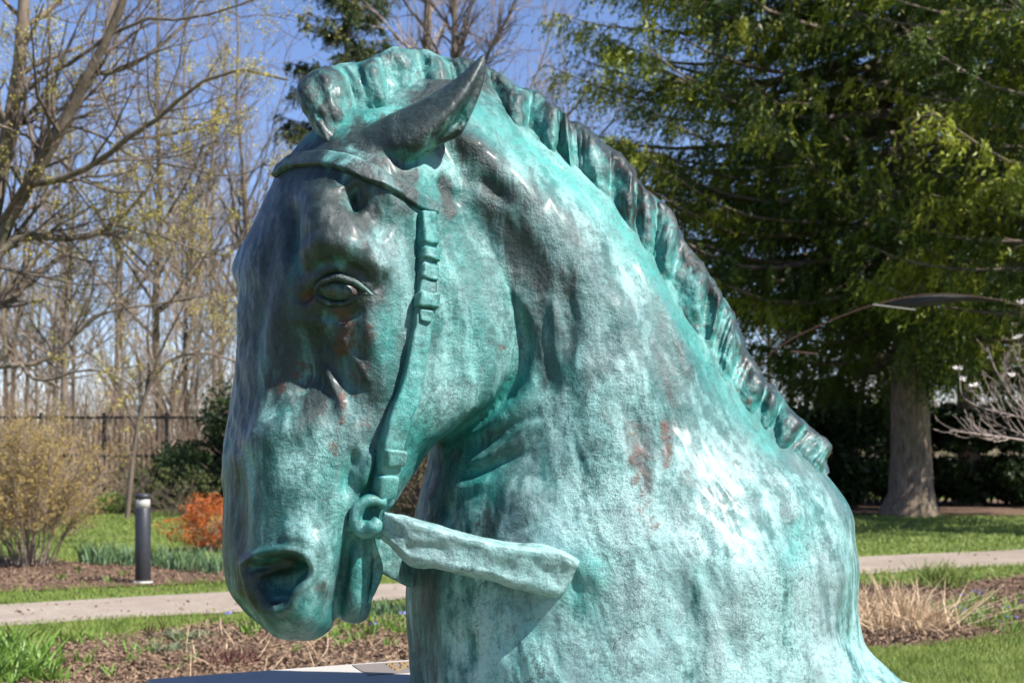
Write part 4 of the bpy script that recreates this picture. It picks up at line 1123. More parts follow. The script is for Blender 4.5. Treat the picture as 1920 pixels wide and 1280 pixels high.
Q = unhp(BV); BN = normals(BV, BF)
FRONT = np.ones(len(Q), bool)
SM = smooth(BV, BE, 25, 0.6)
cavity = np.einsum('ij,ij->i', BV - SM, normals(SM, BF)) / DS      # >0 ridge, <0 hollow, in units
PR = np.zeros((len(BV), 4))
PR[:, 3] = 0.30
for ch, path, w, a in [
 # 0 bare dark bronze, darker hollows, and shade painted onto the left face
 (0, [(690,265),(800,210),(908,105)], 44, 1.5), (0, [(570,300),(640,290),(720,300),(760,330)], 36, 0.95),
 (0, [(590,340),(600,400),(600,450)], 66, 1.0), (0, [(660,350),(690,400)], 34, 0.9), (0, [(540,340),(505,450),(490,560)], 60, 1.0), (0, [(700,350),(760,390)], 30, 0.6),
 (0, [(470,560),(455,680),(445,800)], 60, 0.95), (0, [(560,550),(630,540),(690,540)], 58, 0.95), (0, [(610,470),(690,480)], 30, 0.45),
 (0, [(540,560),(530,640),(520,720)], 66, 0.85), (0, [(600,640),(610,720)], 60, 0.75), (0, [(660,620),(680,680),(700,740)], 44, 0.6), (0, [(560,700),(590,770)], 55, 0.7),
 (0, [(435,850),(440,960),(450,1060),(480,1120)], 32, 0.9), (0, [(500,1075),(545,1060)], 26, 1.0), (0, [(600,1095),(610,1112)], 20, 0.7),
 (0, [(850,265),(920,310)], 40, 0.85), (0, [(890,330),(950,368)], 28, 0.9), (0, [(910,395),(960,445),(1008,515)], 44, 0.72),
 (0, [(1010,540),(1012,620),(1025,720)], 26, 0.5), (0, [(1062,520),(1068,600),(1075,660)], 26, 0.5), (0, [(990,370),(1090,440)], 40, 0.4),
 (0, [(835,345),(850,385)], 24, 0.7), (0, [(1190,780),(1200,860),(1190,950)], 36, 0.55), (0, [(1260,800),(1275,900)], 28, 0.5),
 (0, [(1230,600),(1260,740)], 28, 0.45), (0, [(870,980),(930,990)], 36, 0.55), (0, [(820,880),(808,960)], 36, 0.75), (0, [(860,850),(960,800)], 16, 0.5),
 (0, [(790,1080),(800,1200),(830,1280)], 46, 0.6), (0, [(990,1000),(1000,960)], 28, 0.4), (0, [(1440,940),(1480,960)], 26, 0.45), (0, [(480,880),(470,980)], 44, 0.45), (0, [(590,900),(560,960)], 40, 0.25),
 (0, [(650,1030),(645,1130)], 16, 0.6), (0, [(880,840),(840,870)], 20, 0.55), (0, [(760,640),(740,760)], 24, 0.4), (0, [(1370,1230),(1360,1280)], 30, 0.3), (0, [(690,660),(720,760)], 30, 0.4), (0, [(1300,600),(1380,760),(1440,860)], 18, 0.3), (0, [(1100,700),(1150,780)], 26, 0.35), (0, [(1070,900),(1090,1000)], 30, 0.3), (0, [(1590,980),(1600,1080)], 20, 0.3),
 # 1 rust
 (1, [(640,590),(652,620),(640,655)], 24, 0.75), (1, [(575,556)], 22, 0.75), (1, [(630,560)], 24, 0.55), (1, [(690,640),(660,720)], 32, 0.42),
 (1, [(560,690),(520,730)], 26, 0.45), (1, [(640,740),(645,790)], 12, 0.55), (1, [(625,830),(628,850)], 12, 0.6), (1, [(700,600),(690,640)], 16, 0.45),
 (1, [(1245,800),(1252,870)], 15, 0.7), (1, [(1190,800),(1200,900),(1220,990)], 28, 0.46), (1, [(940,650)], 12, 0.65), (1, [(600,1100)], 16, 0.6), (1, [(720,780),(690,790)], 28, 0.45), (1, [(860,960),(930,1000)], 30, 0.3),
 # 2 turquoise
 (2, [(600,250),(680,230),(760,215)], 28, 0.95), (2, [(770,290),(790,330),(830,370)], 30, 0.85), (2, [(900,215),(960,260),(1060,330),(1150,410),(1220,510)], 26, 0.95),
 (2, [(1220,510),(1290,610),(1350,710),(1440,840)], 24, 0.75), (2, [(975,720),(920,790),(840,835)], 30, 0.9), (2, [(790,800),(760,880)], 34, 0.8),
 (2, [(690,950),(720,1000)], 46, 0.8), (2, [(1080,1110),(1110,1060)], 44, 0.7), (2, [(1500,990),(1490,1040)], 30, 0.7), (2, [(760,300)], 34, 0.6),
 (2, [(480,440),(470,560)], 26, 0.35), (2, [(830,430),(850,560)], 44, 0.45), (2, [(560,1140),(600,1160)], 34, 0.5), (2, [(880,560),(900,660)], 70, 0.35), (2, [(850,860),(900,900)], 44, 0.7), (2, [(660,1020),(690,1100)], 30, 0.6), (2, [(620,880),(640,960)], 30, 0.5), (2, [(730,560),(720,660)], 30, 0.5), (2, [(1000,1180),(960,1280)], 50, 0.4),
 # 3 pale wash
 (3, [(1090,1000),(1300,1080),(1450,1150)], 210, 1.0), (3, [(960,1220),(1300,1260),(1560,1240)], 150, 1.0), (3, [(1060,800),(1180,960)], 110, 0.75), (3, [(1020,280),(1120,420),(1200,560)], 60, 0.75), (3, [(1300,860),(1480,960),(1560,1100)], 90, 0.8),
 (3, [(860,480),(880,600),(850,720)], 80, 0.62), (3, [(780,300),(880,330),(960,300)], 40, 0.7), (3, [(540,870),(560,960)], 60, 0.62), (3, [(560,1150)], 40, 0.6), (3, [(690,450),(740,520)], 40, 0.6), (3, [(640,235),(740,210)], 26, 0.75), (3, [(900,860),(960,900)], 60, 0.65), (3, [(1140,620),(1240,800)], 70, 0.55),
]:
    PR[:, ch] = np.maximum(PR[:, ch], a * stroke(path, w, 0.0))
PR[:, 2] += np.clip(-cavity / 10, 0, 0.5)
PR[:, 0] += np.clip(cavity / 14, 0, 0.25) + 0.04
PR[:, 0] -= np.clip(PR[:, 3] - 0.45, 0, 0.5) * 0.55
PR[:, 0] += 0.16 * np.clip((700 - Q[:, 0]) / 120, 0, 1) * np.clip((800 - Q[:, 1]) / 80, 0, 1)  # darkens the head's left side, shade put into the colour

HORSE = empty('horse_statue', hp(np.array([1150.0, 1330.0, 0.0])))
HORSE.location.z = PLINTH_Z
tag(HORSE, 'green patinated bronze bust of a bridled horse bowing its head on the pale plinth', 'statue')
me = mesh_np('body', BV, BF)
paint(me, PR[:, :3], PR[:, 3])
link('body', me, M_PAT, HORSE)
BVH = BVHTree.FromPolygons([tuple(v) for v in BV], [tuple(f) for f in BF])
CAMV = Vector((0, 0, CAMZ))
def hit(px, py):
    d = (at(px, py, 4.0) - CAMV).normalized()
    loc, n, i, dist = BVH.ray_cast(CAMV, d)
    return loc, n

# ------------------------------------------------------------------ mane and forelock
MANE = [((600,262),(575,215)),((600,252),(554,182)),((602,243),(558,158)),((612,238),(580,137)),((625,233),(600,124)),((650,227),(632,119)),
 ((672,221),(667,114)),((700,213),(700,106)),((728,206),(726,92)),((750,201),(745,86)),((775,197),(770,88)),((800,194),(794,91)),((825,193),(822,101)),
 ((850,194),(850,110)),((872,198),(880,113)),((895,206),(912,124)),((925,222),(946,142)),((950,239),(973,161)),((980,256),(1002,171)),((1010,273),(1031,190)),
 ((1040,291),(1055,203)),((1062,311),(1069,224)),((1085,336),(1102,240)),((1115,356),(1128,266)),((1145,374),(1161,285)),((1165,401),(1187,312)),
 ((1185,430),(1200,336)),((1203,455),(1228,365)),((1222,478),(1259,401)),((1240,505),(1272,423)),((1258,530),(1288,453)),((1275,555),(1306,475)),
 ((1290,575),(1325,495)),((1303,595),(1336,522)),((1318,615),(1354,553)),((1332,640),(1372,578)),((1345,665),(1379,598)),((1356,688),(1386,624)),
 ((1368,710),(1402,655)),((1380,735),(1416,684)),((1395,760),(1435,710)),((1412,788),(1457,732)),((1432,818),(1479,764)),((1455,845),(1511,794)),
 ((1480,865),(1540,814)),((1505,880),(1557,836)),((1520,895),(1550,860)),((1530,915),(1554,886))]
def build_mane():
    n = len(MANE); ctrl = []
    for i, (r, o) in enumerate(MANE):
        x = r[0]
        if x < 860: dc = -150 + 0.56 * (x - 590)
        else: dc = 0.0
        if x > 700 and x < 960:
            k = (x - 700) / 260.0; k = k * k * (3 - 2 * k); dc = (-150 + 0.56 * (x - 590)) * (1 - k) + 0 * k
        th = 62 if x > 900 else 56
        if i == 0: th = 26
        if i == 1: th = 40
        if i > n - 4: th = 45
        r = np.array(r, float); o = np.array(o, float); ax = o - r
        prof = [(-0.30, -1.05), (0.0, -0.98), (0.22, -0.92), (0.48, -0.80), (0.74, -0.64), (0.92, -0.40), (1.0, 0.0), (0.92, 0.40), (0.70, 0.66), (0.3, 0.9), (-0.2, 1.0), (-0.45, 0.0)]
        ctrl.append([(*(r + ax * v), dc + th * d) for v, d in prof])
    A = crom(np.array(ctrl), 14)
    A = np.swapaxes(crom(np.swapaxes(A, 0, 1), 5, True), 0, 1)
    R, K = A.shape[:2]
    # locks: ridges across the mane, steep on their lower side
    rootc = A[:, 5]
    s = np.concatenate([[0], np.cumsum(np.linalg.norm(np.diff(rootc[:, :2], axis=0), axis=1))])
    r2 = np.random.default_rng(21)
    cuts = [0]
    while cuts[-1] < s[-1] + 60: cuts.append(cuts[-1] + r2.uniform(40, 88))
    cuts = np.array(cuts); amp = r2.uniform(0.45, 1.25, len(cuts)); slant = r2.uniform(-12, 26, len(cuts))
    v = np.linspace(0, 1, K, endpoint=False)
    out = A.copy()
    for j in range(K):
        vv = v[j] * 12.0                        # profile index
        near = vv <= 6.5
        h = np.clip((vv - 0.5) / 5.5, 0, 1) if near else np.clip((11.0 - vv) / 5.0, 0, 1)
        ss = s + 30 * (h - 0.5) + 6 * np.sin(s / 31.0 + 3 * h)
        k = np.clip(np.searchsorted(cuts, ss) - 1, 0, len(cuts) - 2)
        f = (ss - cuts[k]) / (cuts[k + 1] - cuts[k])
        f = np.clip(f, 0, 1)
        saw = np.sin(np.pi * f ** 1.9) ** 0.8
        sub = 0.25 * np.sin(np.pi * 3 * f + k)
        env = np.sin(np.pi * np.clip(0.01 + 0.86 * h, 0, 1)) ** 0.8 * (1.0 if near else 0.8)
        hair = 2.0 * np.sin(ss / 2.6 + 2.2 * np.sin(ss / 23.0)) * (0.5 + 0.5 * np.sin(ss / 37.0))
        dd = 37 * env * amp[k] * (saw - 0.42) + 5.0 * env * sub + hair * env
        out[:, j, 2] += -dd if near else dd
    V = hp(out).reshape(-1, 3)
    F = grid_faces(R, K)
    E = edges_of(F)
    V = smooth(V, E, 2, 0.5)
    N = normals(V, F)
    if (N[:, 1] * (np.tile(v, R) < 0.45)).sum() > 0:
        F = F[:, ::-1]; N = -N
    V = V + N * ((5.0 * vnoise(V, 0.07, 15) + 2.0 * vnoise(V, 0.035, 5) + 1.8 * vnoise(V, 0.018, 6) + 0.8 * vnoise(V, 0.008, 8)) * DS)[:, None]
    fl = [tuple(f) for f in F]
    fl.append(tuple(range(K))); fl.append(tuple(reversed(range((R - 1) * K, R * K))))
    me = mesh_np('mane', V, fl)
    SMm = smooth(V, E, 20, 0.6)
    cav = np.einsum('ij,ij->i', V - SMm, N) / DS
    vv = np.tile(v * 12.0, R); h = np.clip(np.where(vv < 6.5, (vv - 0.5) / 5.5, 1), 0, 1)
    pr = np.zeros((len(V), 3))
    pr[:, 0] = np.clip(0.12 + 0.62 * h + cav / 12 + 0.40 * vnoise(V, 0.16, 9), 0, 1.1)
    pr[:, 2] = np.clip(1.0 - 0.75 * h - cav / 9, 0, 1.0)
    xq = unhp(V)[:, 0]
    pr[:, 1] = np.where((xq > 1150) & (xq < 1420), 0.32, 0.05) + 0.12 * vnoise(V, 0.1, 12)
    paint(me, pr, np.clip(0.45 - 0.2 * h, 0, 1))
    return me
link('mane', build_mane(), M_PAT, HORSE)

# ------------------------------------------------------------------ bridle
def const_paint(me, seed=0, d=0.15, t=0.4, pale=0.45):
    V = np.empty(len(me.vertices) * 3); me.vertices.foreach_get('co', V); V = V.reshape(-1, 3)
    pr = np.zeros((len(V), 3)); pr[:, 0] = d + 0.3 * vnoise(V, 0.09, seed); pr[:, 2] = t + 0.3 * vnoise(V, 0.12, seed + 1)
    paint(me, pr, np.full(len(V), pale))

def strap(name, path, wid, th, parent, sink=6, relax=6, d=0.15, t=0.4, lift=None, n=8):
    """a flat leather-like strap lying on the body along the photograph path"""
    P = crom(np.array(path, float), n)
    W = np.interp(np.linspace(0, 1, len(P)), np.linspace(0, 1, len(wid)), wid)
    C = []; Nn = []
    last = None
    for p in P:
        h, nn = hit(*p)
        if h is None: h, nn = last
        last = (h, nn)
        C.append(h); Nn.append(nn)
    C = np.array(C); Nn = np.array(Nn)
    D = (C[:, 1] - 4.0) / DS
    for _ in range(relax):
        D[1:-1] = np.minimum(D[1:-1], 0.25 * D[:-2] + 0.5 * D[1:-1] + 0.25 * D[2:]) * 0.5 + 0.5 * (0.25 * D[:-2] + 0.5 * D[1:-1] + 0.25 * D[2:])
        Nn[1:-1] = 0.25 * Nn[:-2] + 0.5 * Nn[1:-1] + 0.25 * Nn[2:]
    if lift is not None: D = D - np.interp(np.linspace(0, 1, len(P)), np.linspace(0, 1, len(lift)), lift)
    C = hp(np.stack([P[:, 0], P[:, 1], D], -1))
    Nn /= np.linalg.norm(Nn, axis=1, keepdims=True)
    T = np.gradient(C, axis=0); T /= np.linalg.norm(T, axis=1, keepdims=True)
    B = np.cross(T, Nn); B /= np.linalg.norm(B, axis=1, keepdims=True)
    prof = [(-1, -sink), (-1.02, th * 0.2), (-1.0, th * 0.72), (-0.88, th), (-0.4, th * 0.96), (0, th * 0.94), (0.4, th * 0.96), (0.88, th), (1.0, th * 0.72), (1.02, th * 0.2), (1, -sink)]
    V = np.stack([C + B * (b * W * 0.5 * DS)[:, None] + Nn * (h * DS) for b, h in prof], 1)
    R, K = V.shape[:2]
    V = V.reshape(-1, 3)
    V = V + 1.6 * DS * np.stack([vnoise(V, 0.022, 30 + k) for k in range(3)], -1) * np.tile(np.array([h > 0 for b, h in prof]), R)[:, None]
    F = [tuple(f) for f in grid_faces(R, K)] + [tuple(reversed(range(K))), tuple(range((R - 1) * K, R * K))]
    me = mesh_np(name, V, F)
    bm = bmesh.new(); bm.from_mesh(me); bmesh.ops.recalc_face_normals(bm, faces=bm.faces); bm.to_mesh(me); bm.free()
    me.polygons.foreach_set('use_smooth', np.ones(len(me.polygons), dtype=bool))
    const_paint(me, len(name), d, t)
    o = link(name, me, M_PAT, parent)
    if True:
        md = o.modifiers.new('sub', 'SUBSURF'); md.levels = 1; md.render_levels = 1
    return o
bb = strap('browband', [(521,324),(545,307),(590,300),(640,306),(690,325),(740,352),(785,377),(820,394)], [26,30,32,34,34,30,26,20], 11, HORSE, d=0.75, t=0.15)
cs = strap('cheek_strap', [(797,398),(797,440),(797,500),(796,560),(790,610),(780,670),(766,735),(747,785),(734,834),(722,893),(712,948)],
           [30,31,32,33,33,34,36,37,39,39,40], 17, HORSE, sink=34, relax=14, d=0.1, t=0.55, lift=[0,0,0,0,2,6,12,16,16,12,8])
for nm, path, wd, th in [('strap_keeper', [(797,436),(797,462)], [33,34], 23), ('strap_keeper', [(798,468),(797,492)], [34,36], 25),
                         ('strap_keeper', [(797,500),(796,530)], [32,33], 22), ('buckle', [(795,552),(794,582)], [38,40], 30), ('buckle_tongue', [(793,585),(790,606)], [28,20], 24),
                         ('strap_keeper', [(735,838),(728,868)], [41,40], 24), ('strap_keeper', [(722,886),(713,932)], [39,38], 21)]:
    low = path[0][1] > 800
    last_ = strap(nm, path, wd, th, last_ if nm == 'buckle_tongue' else HORSE, sink=10, relax=2, d=0.1, t=0.6, n=6, lift=[16, 14] if low else None)

def tube(name, pts, rad, parent, seg=10, d=0.1, t=0.6):
    P = crom(np.array(pts, float), 6); C = hp(P)
    rr = np.interp(np.linspace(0, 1, len(P)), np.linspace(0, 1, len(rad)), rad) * DS
    T = np.gradient(C, axis=0); T /= np.linalg.norm(T, axis=1, keepdims=True)
    up = np.array([0, -1.0, 0.15]); A = np.cross(T, up); A /= np.linalg.norm(A, axis=1, keepdims=True); Bn = np.cross(T, A)
    th = np.linspace(0, 2 * np.pi, seg, endpoint=False)
    V = C[:, None] + (np.cos(th)[None, :, None] * A[:, None] + np.sin(th)[None, :, None] * Bn[:, None]) * rr[:, None, None]
    R, K = V.shape[:2]; V = V.reshape(-1, 3)
    V = V + DS * 1.5 * np.stack([vnoise(V, 0.02, 40 + k) for k in range(3)], -1)
    F = [tuple(f) for f in grid_faces(R, K)] + [tuple(reversed(range(K))), tuple(range((R - 1) * K, R * K))]
    me = mesh_np(name, V, F)
    bm = bmesh.new(); bm.from_mesh(me); bmesh.ops.recalc_face_normals(bm, faces=bm.faces); bm.to_mesh(me); bm.free()
    me.polygons.foreach_set('use_smooth', np.ones(len(me.polygons), dtype=bool))
    const_paint(me, 3, d, t)
    return link(name, me, M_PAT, parent)
tube('bit_ring', [(722,940,-300),(692,938,-312),(672,952,-318),(667,975,-318),(680,994,-318),(700,988,-322),(710,975,-318)], [8,11,12,12,13,15,9], HORSE)
tube('bit_mouthpiece', [(640,985,-300),(668,985,-308),(690,990,-305),(712,992,-290)], [8,10,13,16], HORSE)

def slab(name, stations, parent, d=0.1, t=0.4, nr=8, pale=0.45):
    """loft of closed cross sections given in (px,py,D)"""
    V, F = loft(stations, 4, nr)
    V = V + DS * 3.2 * np.stack([vnoise(V, 0.06, 50 + k) + 0.5 * vnoise(V, 0.02, 60 + k) for k in range(3)], -1)
    me = mesh_np(name, V, F)
    bm = bmesh.new(); bm.from_mesh(me); bmesh.ops.recalc_face_normals(bm, faces=bm.faces); bm.to_mesh(me); bm.free()
    me.polygons.foreach_set('use_smooth', np.ones(len(me.polygons), dtype=bool))
    const_paint(me, 5, d, t, pale)
    return link(name, me, M_PAT, parent)
def rein_rows():
    st = [((722,958),(708,1000),-302,14),((738,962),(724,1016),-304,18),((756,968),(742,1036),-304,22),((785,978),(768,1055),-303,25),((830,990),(818,1064),-300,26),((874,1002),(870,1077),-297,26),
          ((947,1017),(943,1094),-291,26),((1010,1022),(1000,1110),-287,26),((1046,1028),(1030,1119),-284,26),((1076,1040),(1046,1121),-281,24),((1088,1050),(1058,1112),-278,16)]
    rows = []
    for a, b, D, th in st:
        a = np.array(a, float); b = np.array(b, float); m = lambda f: a + (b - a) * f
        q = [(0.0, 1.6), (0.0, 0.3), (0.05, -0.75), (0.17, -0.95), (0.30, -0.90), (0.5, -0.84), (0.70, -0.90), (0.84, -0.98), (0.95, -0.75), (1.0, 0.3), (1.0, 1.6), (0.5, 1.7)]
        rows.append([(*m(f), D + th * k + 10 * f) for f, k in q])
    return rows
slab('rein', rein_rows(), HORSE, d=0.05, t=0.1, pale=0.95)
def band_rows(st, th):
    rows = []
    for a, b, D in st:
        a = np.array(a, float); b = np.array(b, float); m = lambda f: a + (b - a) * f
        rows.append([(*m(0), D + th * 0.5), (*m(0.03), D - th * 0.4), (*m(0.5), D - th * 0.5), (*m(0.97), D - th * 0.4), (*m(1), D + th * 0.5), (*m(0.5), D + th * 0.8)])
    return rows
slab('rein', band_rows([((690,1000),(690,1055),-120),((720,1012),(722,1078),-105),((760,1030),(762,1094),-80),((800,1048),(800,1110),-50)], 18), HORSE, d=0.4, t=0.3)
slab('chin_strap', band_rows([((690,1000),(702,1004),-262),((695,1030),(710,1034),-255),((697,1058),(716,1058),-250),((696,1085),(711,1088),-250),((690,1108),(699,1112),-252),((684,1128),(690,1130),-252)], 26), HORSE, d=0.05, t=0.35)

# -------- eye: ball and lids as crisp pieces
def eye_parts():
    h, n = hit(639, 542); dc = (h.y - 4.0) / DS
    u = np.linspace(0, np.pi, 14); w_ = np.linspace(0, 2 * np.pi, 28, endpoint=False)
    rows = []
    for a in u:
        rows.append([(639 + 45 * math.sin(a) * math.cos(b_) , 543 + 24 * math.sin(a) * math.sin(b_) + 0.10 * 42 * math.sin(a) * math.cos(b_), dc + 9 - 30 * math.cos(a) + 0.30 * 42 * math.sin(a) * math.cos(b_) * 0.5) for b_ in w_])
    A = np.array(rows); V = hp(A).reshape(-1, 3)
    V = V + DS * 0.8 * np.stack([vnoise(V, 0.014, 70 + k) for k in range(3)], -1)
    me = mesh_np('eye', V, grid_faces(14, 28))
    bm = bmesh.new(); bm.from_mesh(me); bmesh.ops.remove_doubles(bm, verts=bm.verts, dist=1e-5); bmesh.ops.recalc_face_normals(bm, faces=bm.faces); bm.to_mesh(me); bm.free()
    me.polygons.foreach_set('use_smooth', np.ones(len(me.polygons), dtype=bool))
    V = np.empty(len(me.vertices) * 3); me.vertices.foreach_get('co', V); V = V.reshape(-1, 3)
    pr = np.zeros((len(V), 3)); pr[:, 0] = 0.62; pr[:, 1] = 0.30 + 0.3 * vnoise(V, 0.03, 4); paint(me, pr, np.full(len(V), 0.2))
    link('eye', me, M_PAT, HORSE)
    def lid(pts, rad, lift, d):
        out = []
        for x, y in pts:
            hh, nn = hit(x, y); out.append((x, y, (hh.y - 4.0) / DS - lift))
        D = np.array([o[2] for o in out]); D = np.convolve(np.pad(D, 1, 'edge'), [0.25, 0.5, 0.25], 'valid')
        tube('eyelid', [(o[0], o[1], q) for o, q in zip(out, D)], rad, HORSE, 10, d, 0.0)
    lid([(590,553),(596,538),(609,526),(631,520),(655,525),(677,537),(700,554)], [2,4,6,6.5,6,4,2], 14, 0.85)
    lid([(592,555),(605,564),(626,569),(649,567),(670,558),(688,550)], [2,4,4.5,4.5,4,2], 7, 0.85)
eye_parts()

# ------------------------------------------------------------------ plinth
def mat_stone():
    M = Mat('plinth_concrete')
    co = M.coord('Object')
    a = M.noise(co, 3.0, 6, 0.6); b = M.noise(co, 60.0, 6, 0.7)
    col = M.mix(M.ramp(a, [(0.35, 0), (0.7, 1)]), (0.34, 0.32, 0.29), (0.41, 0.385, 0.355))
    col = M.mix(M.ramp(b, [(0.35, 0.35), (0.55, 0)]), col, (0.32, 0.29, 0.26))
    return M.set(color=col, rough=0.85, normal=M.bump(b, 0.4, 0.004))
M_STONE = mat_stone()
A_ = ground(268, 1272, PLINTH_Z); B_ = ground(1475, 1200, PLINTH_Z); C_ = ground(1752, 1300, PLINTH_Z)
B_ = A_ + (ground(770, 1235, PLINTH_Z) - A_) * ((0.74 - A_.x) / (ground(770, 1235, PLINTH_Z).x - A_.x))
ex = (B_ - A_).normalized(); ey = Vector((ex.y, -ex.x, 0))
D0 = A_ + ey * 1.75; C0 = B_ + ey * 1.75

bm = bmesh.new()
poly = [A_, B_, C0, D0]
top = [bm.verts.new((p.x, p.y, PLINTH_Z)) for p in poly]
bot = [bm.verts.new((p.x, p.y, -0.1)) for p in poly]
bm.faces.new(top); bm.faces.new(list(reversed(bot)))
for i in range(4):
    j = (i + 1) % 4
    bm.faces.new((top[i], bot[i], bot[j], top[j]))
bmesh.ops.recalc_face_normals(bm, faces=bm.faces)
bmesh.ops.bevel(bm, geom=[e for e in bm.edges if all(v in top for v in e.verts)], offset=0.012, segments=3, affect='EDGES')
me = bpy.data.meshes.new('plinth'); bm.to_mesh(me); bm.free()
pl = link('plinth', me, M_STONE)
tag(pl, 'low pale concrete plinth under the horse statue', 'plinth')
# ================================================================== garden objects
def bm_obj(name, bm, mat, parent=None, smooth=False):
    bmesh.ops.recalc_face_normals(bm, faces=bm.faces)
    me = bpy.data.meshes.new(name); bm.to_mesh(me); bm.free()
    if smooth: me.polygons.foreach_set('use_smooth', np.ones(len(me.polygons), dtype=bool))
    o = bpy.data.objects.new(name, me); COL.objects.link(o); me.materials.append(mat)
    if parent is not None: o.parent = parent
    return o
def lathe(name, prof, mat, parent=None, seg=32, loc=(0, 0, 0)):
    bm = bmesh.new(); rings = []
    for r, z in prof:
        rings.append([bm.verts.new((loc[0] + r * math.cos(2 * math.pi * i / seg), loc[1] + r * math.sin(2 * math.pi * i / seg), loc[2] + z)) for i in range(seg)])
    for a, b in zip(rings[:-1], rings[1:]):
        for i in range(seg):
            f = bm.faces.new((a[i], a[(i + 1) % seg], b[(i + 1) % seg], b[i])); f.smooth = True
    bm.faces.new(rings[-1]); bm.faces.new(list(reversed(rings[0])))
    o = bm_obj(name, bm, mat, parent)
    return o
def box_bm(bm, c, s, rot=None, bev=0.0):
    r = bmesh.ops.create_cube(bm, size=1.0)
    for v in r['verts']:
        v.co = Vector((v.co.x * s[0], v.co.y * s[1], v.co.z * s[2]))
        if rot is not None: v.co = rot @ v.co
        v.co += Vector(c)
    return r['verts']
# -------- plaque on the plinth
M_PLAQ = Mat('plaque_bronze'); M_PLAQ.set(color=(0.21, 0.18, 0.155), rough=0.55, metal=0.3)
M_GOLD = Mat('plaque_relief'); M_GOLD.set(color=(0.42, 0.29, 0.13), rough=0.35, metal=0.5)
pa, pb, pc, pd = ground(660, 1247, PLINTH_Z), ground(830, 1236, PLINTH_Z), ground(850, 1256, PLINTH_Z), ground(690, 1266, PLINTH_Z)
pc = pb + (pd - pa)
bm = bmesh.new()
vt = [bm.verts.new((p.x, p.y, PLINTH_Z + 0.003)) for p in (pa, pb, pc, pd)]; vb = [bm.verts.new((p.x, p.y, PLINTH_Z - 0.004)) for p in (pa, pb, pc, pd)]
bm.faces.new(vt)
for i in range(4): bm.faces.new((vt[i], vb[i], vb[(i + 1) % 4], vt[(i + 1) % 4]))
plq = bm_obj('plaque', bm, M_PLAQ.m)
tag(plq, 'small dark bronze plaque with worn raised lines on the plinth top', 'plaque')
bm = bmesh.new(); r4 = random.Random(4)
ang = math.atan2((pb - pa).y, (pb - pa).x); rot = Matrix.Rotation(ang, 3, 'Z')
for row, v in enumerate((0.2, 0.38, 0.56, 0.74)):
    u = 0.36
    while u < 0.94:
        w_ = r4.uniform(0.012, 0.022)
        p = pa + (pb - pa) * u + (pd - pa) * v
        box_bm(bm, (p.x, p.y, PLINTH_Z + 0.005), (w_, 0.016, 0.005), rot)
        u += (w_ + (0.008 if r4.random() < 0.8 else 0.03)) / (pb - pa).length
bm_obj('raised_relief', bm, M_GOLD.m, plq)

# -------- bollard
M_BOL = mat_simple('bollard_paint', (0.020, 0.021, 0.025), (0.030, 0.031, 0.036), 30.0, rough=0.42, spec=0.5)
M_LENS = mat_simple('bollard_lens', (0.34, 0.33, 0.30), (0.42, 0.41, 0.38), 12.0, rough=0.35)
M_CONC = mat_simple('concrete_foot', (0.33, 0.31, 0.28), (0.45, 0.43, 0.40), 20.0, rough=0.9)
b = ground(268, 1094)
BO = empty('light_bollard', b)
tag(BO, 'round dark grey light bollard with a white lens beside the path', 'bollard')
lathe('post', [(0.086, 0.03), (0.088, 0.034), (0.088, 0.86), (0.084, 0.865)], M_BOL, BO)
LENS = lathe('lens', [(0.080, 0.85), (0.080, 0.975)], M_LENS, BO)
lathe('cap', [(0.083, 0.965), (0.089, 0.97), (0.089, 1.005), (0.084, 1.018), (0.05, 1.024)], M_BOL, BO)
lathe('concrete_foot', [(0.115, -0.02), (0.115, 0.028), (0.105, 0.036)], M_CONC, BO)

# -------- black metal fence in front of the wood
M_FENCE = mat_simple('fence_black', (0.008, 0.008, 0.009), (0.014, 0.014, 0.015), 9.0, rough=0.5)
FY = 38.0
fx0 = (-40 - 960) / FPX * FY; fx1 = (900 - 960) / FPX * FY
FE = empty('metal_fence', (fx0, FY, 0))
tag(FE, 'black metal rail fence in front of the bare wood', 'fence')
Lf = fx1 - fx0
for z in (2.28, 1.25, 0.2):
    bm = bmesh.new(); box_bm(bm, (Lf / 2, 0, z), (Lf, 0.05, 0.07)); bm_obj('rail', bm, M_FENCE, FE)
bm = bmesh.new(); box_bm(bm, (0, 0, 1.2), (0.09, 0.09, 2.4)); first = bm_obj('post', bm, M_FENCE, FE)
npost = 9
for k in range(1, npost):
    c = first.copy(); COL.objects.link(c); c.parent = FE; c.location = (Lf * k / (npost - 1), 0, 0)
bm = bmesh.new(); box_bm(bm, (0, 0, 1.22), (0.018, 0.018, 2.1)); first = bm_obj('picket', bm, M_FENCE, FE)
first.location = (0.14, 0, 0)
npk = int(Lf / 0.14)
for k in range(2, npk):
    c = first.copy(); COL.objects.link(c); c.parent = FE; c.location = (0.14 * k, 0, 0)

# -------- rusty arch sculpture before the spruce
M_RUST = mat_simple('rusty_steel', (0.035, 0.016, 0.012), (0.065, 0.028, 0.02), 12.0, rough=0.7)
M_MESHM = mat_simple('dark_steel_sheet', (0.018, 0.018, 0.022), (0.03, 0.03, 0.036), 6.0, rough=0.6)
M_PALE = mat_simple('pale_steel_bar', (0.16, 0.15, 0.14), (0.22, 0.21, 0.20), 9.0, rough=0.6)
AY = 20.0
arc = [(1372, 1050), (1376, 880), (1396, 740), (1446, 662), (1535, 611), (1640, 571), (1740, 552), (1830, 556), (1920, 576), (2060, 640), (2200, 760), (2300, 900), (2360, 1040)]
P = limb_path(arc, AY, 60); b = Vector((P[0, 0], P[0, 1], 0)); P -= np.array(b)
AR = empty('arch_sculpture', b)
tag(AR, 'thin rusty steel arch with a dark curved sheet in front of the spruce trunk', 'sculpture')
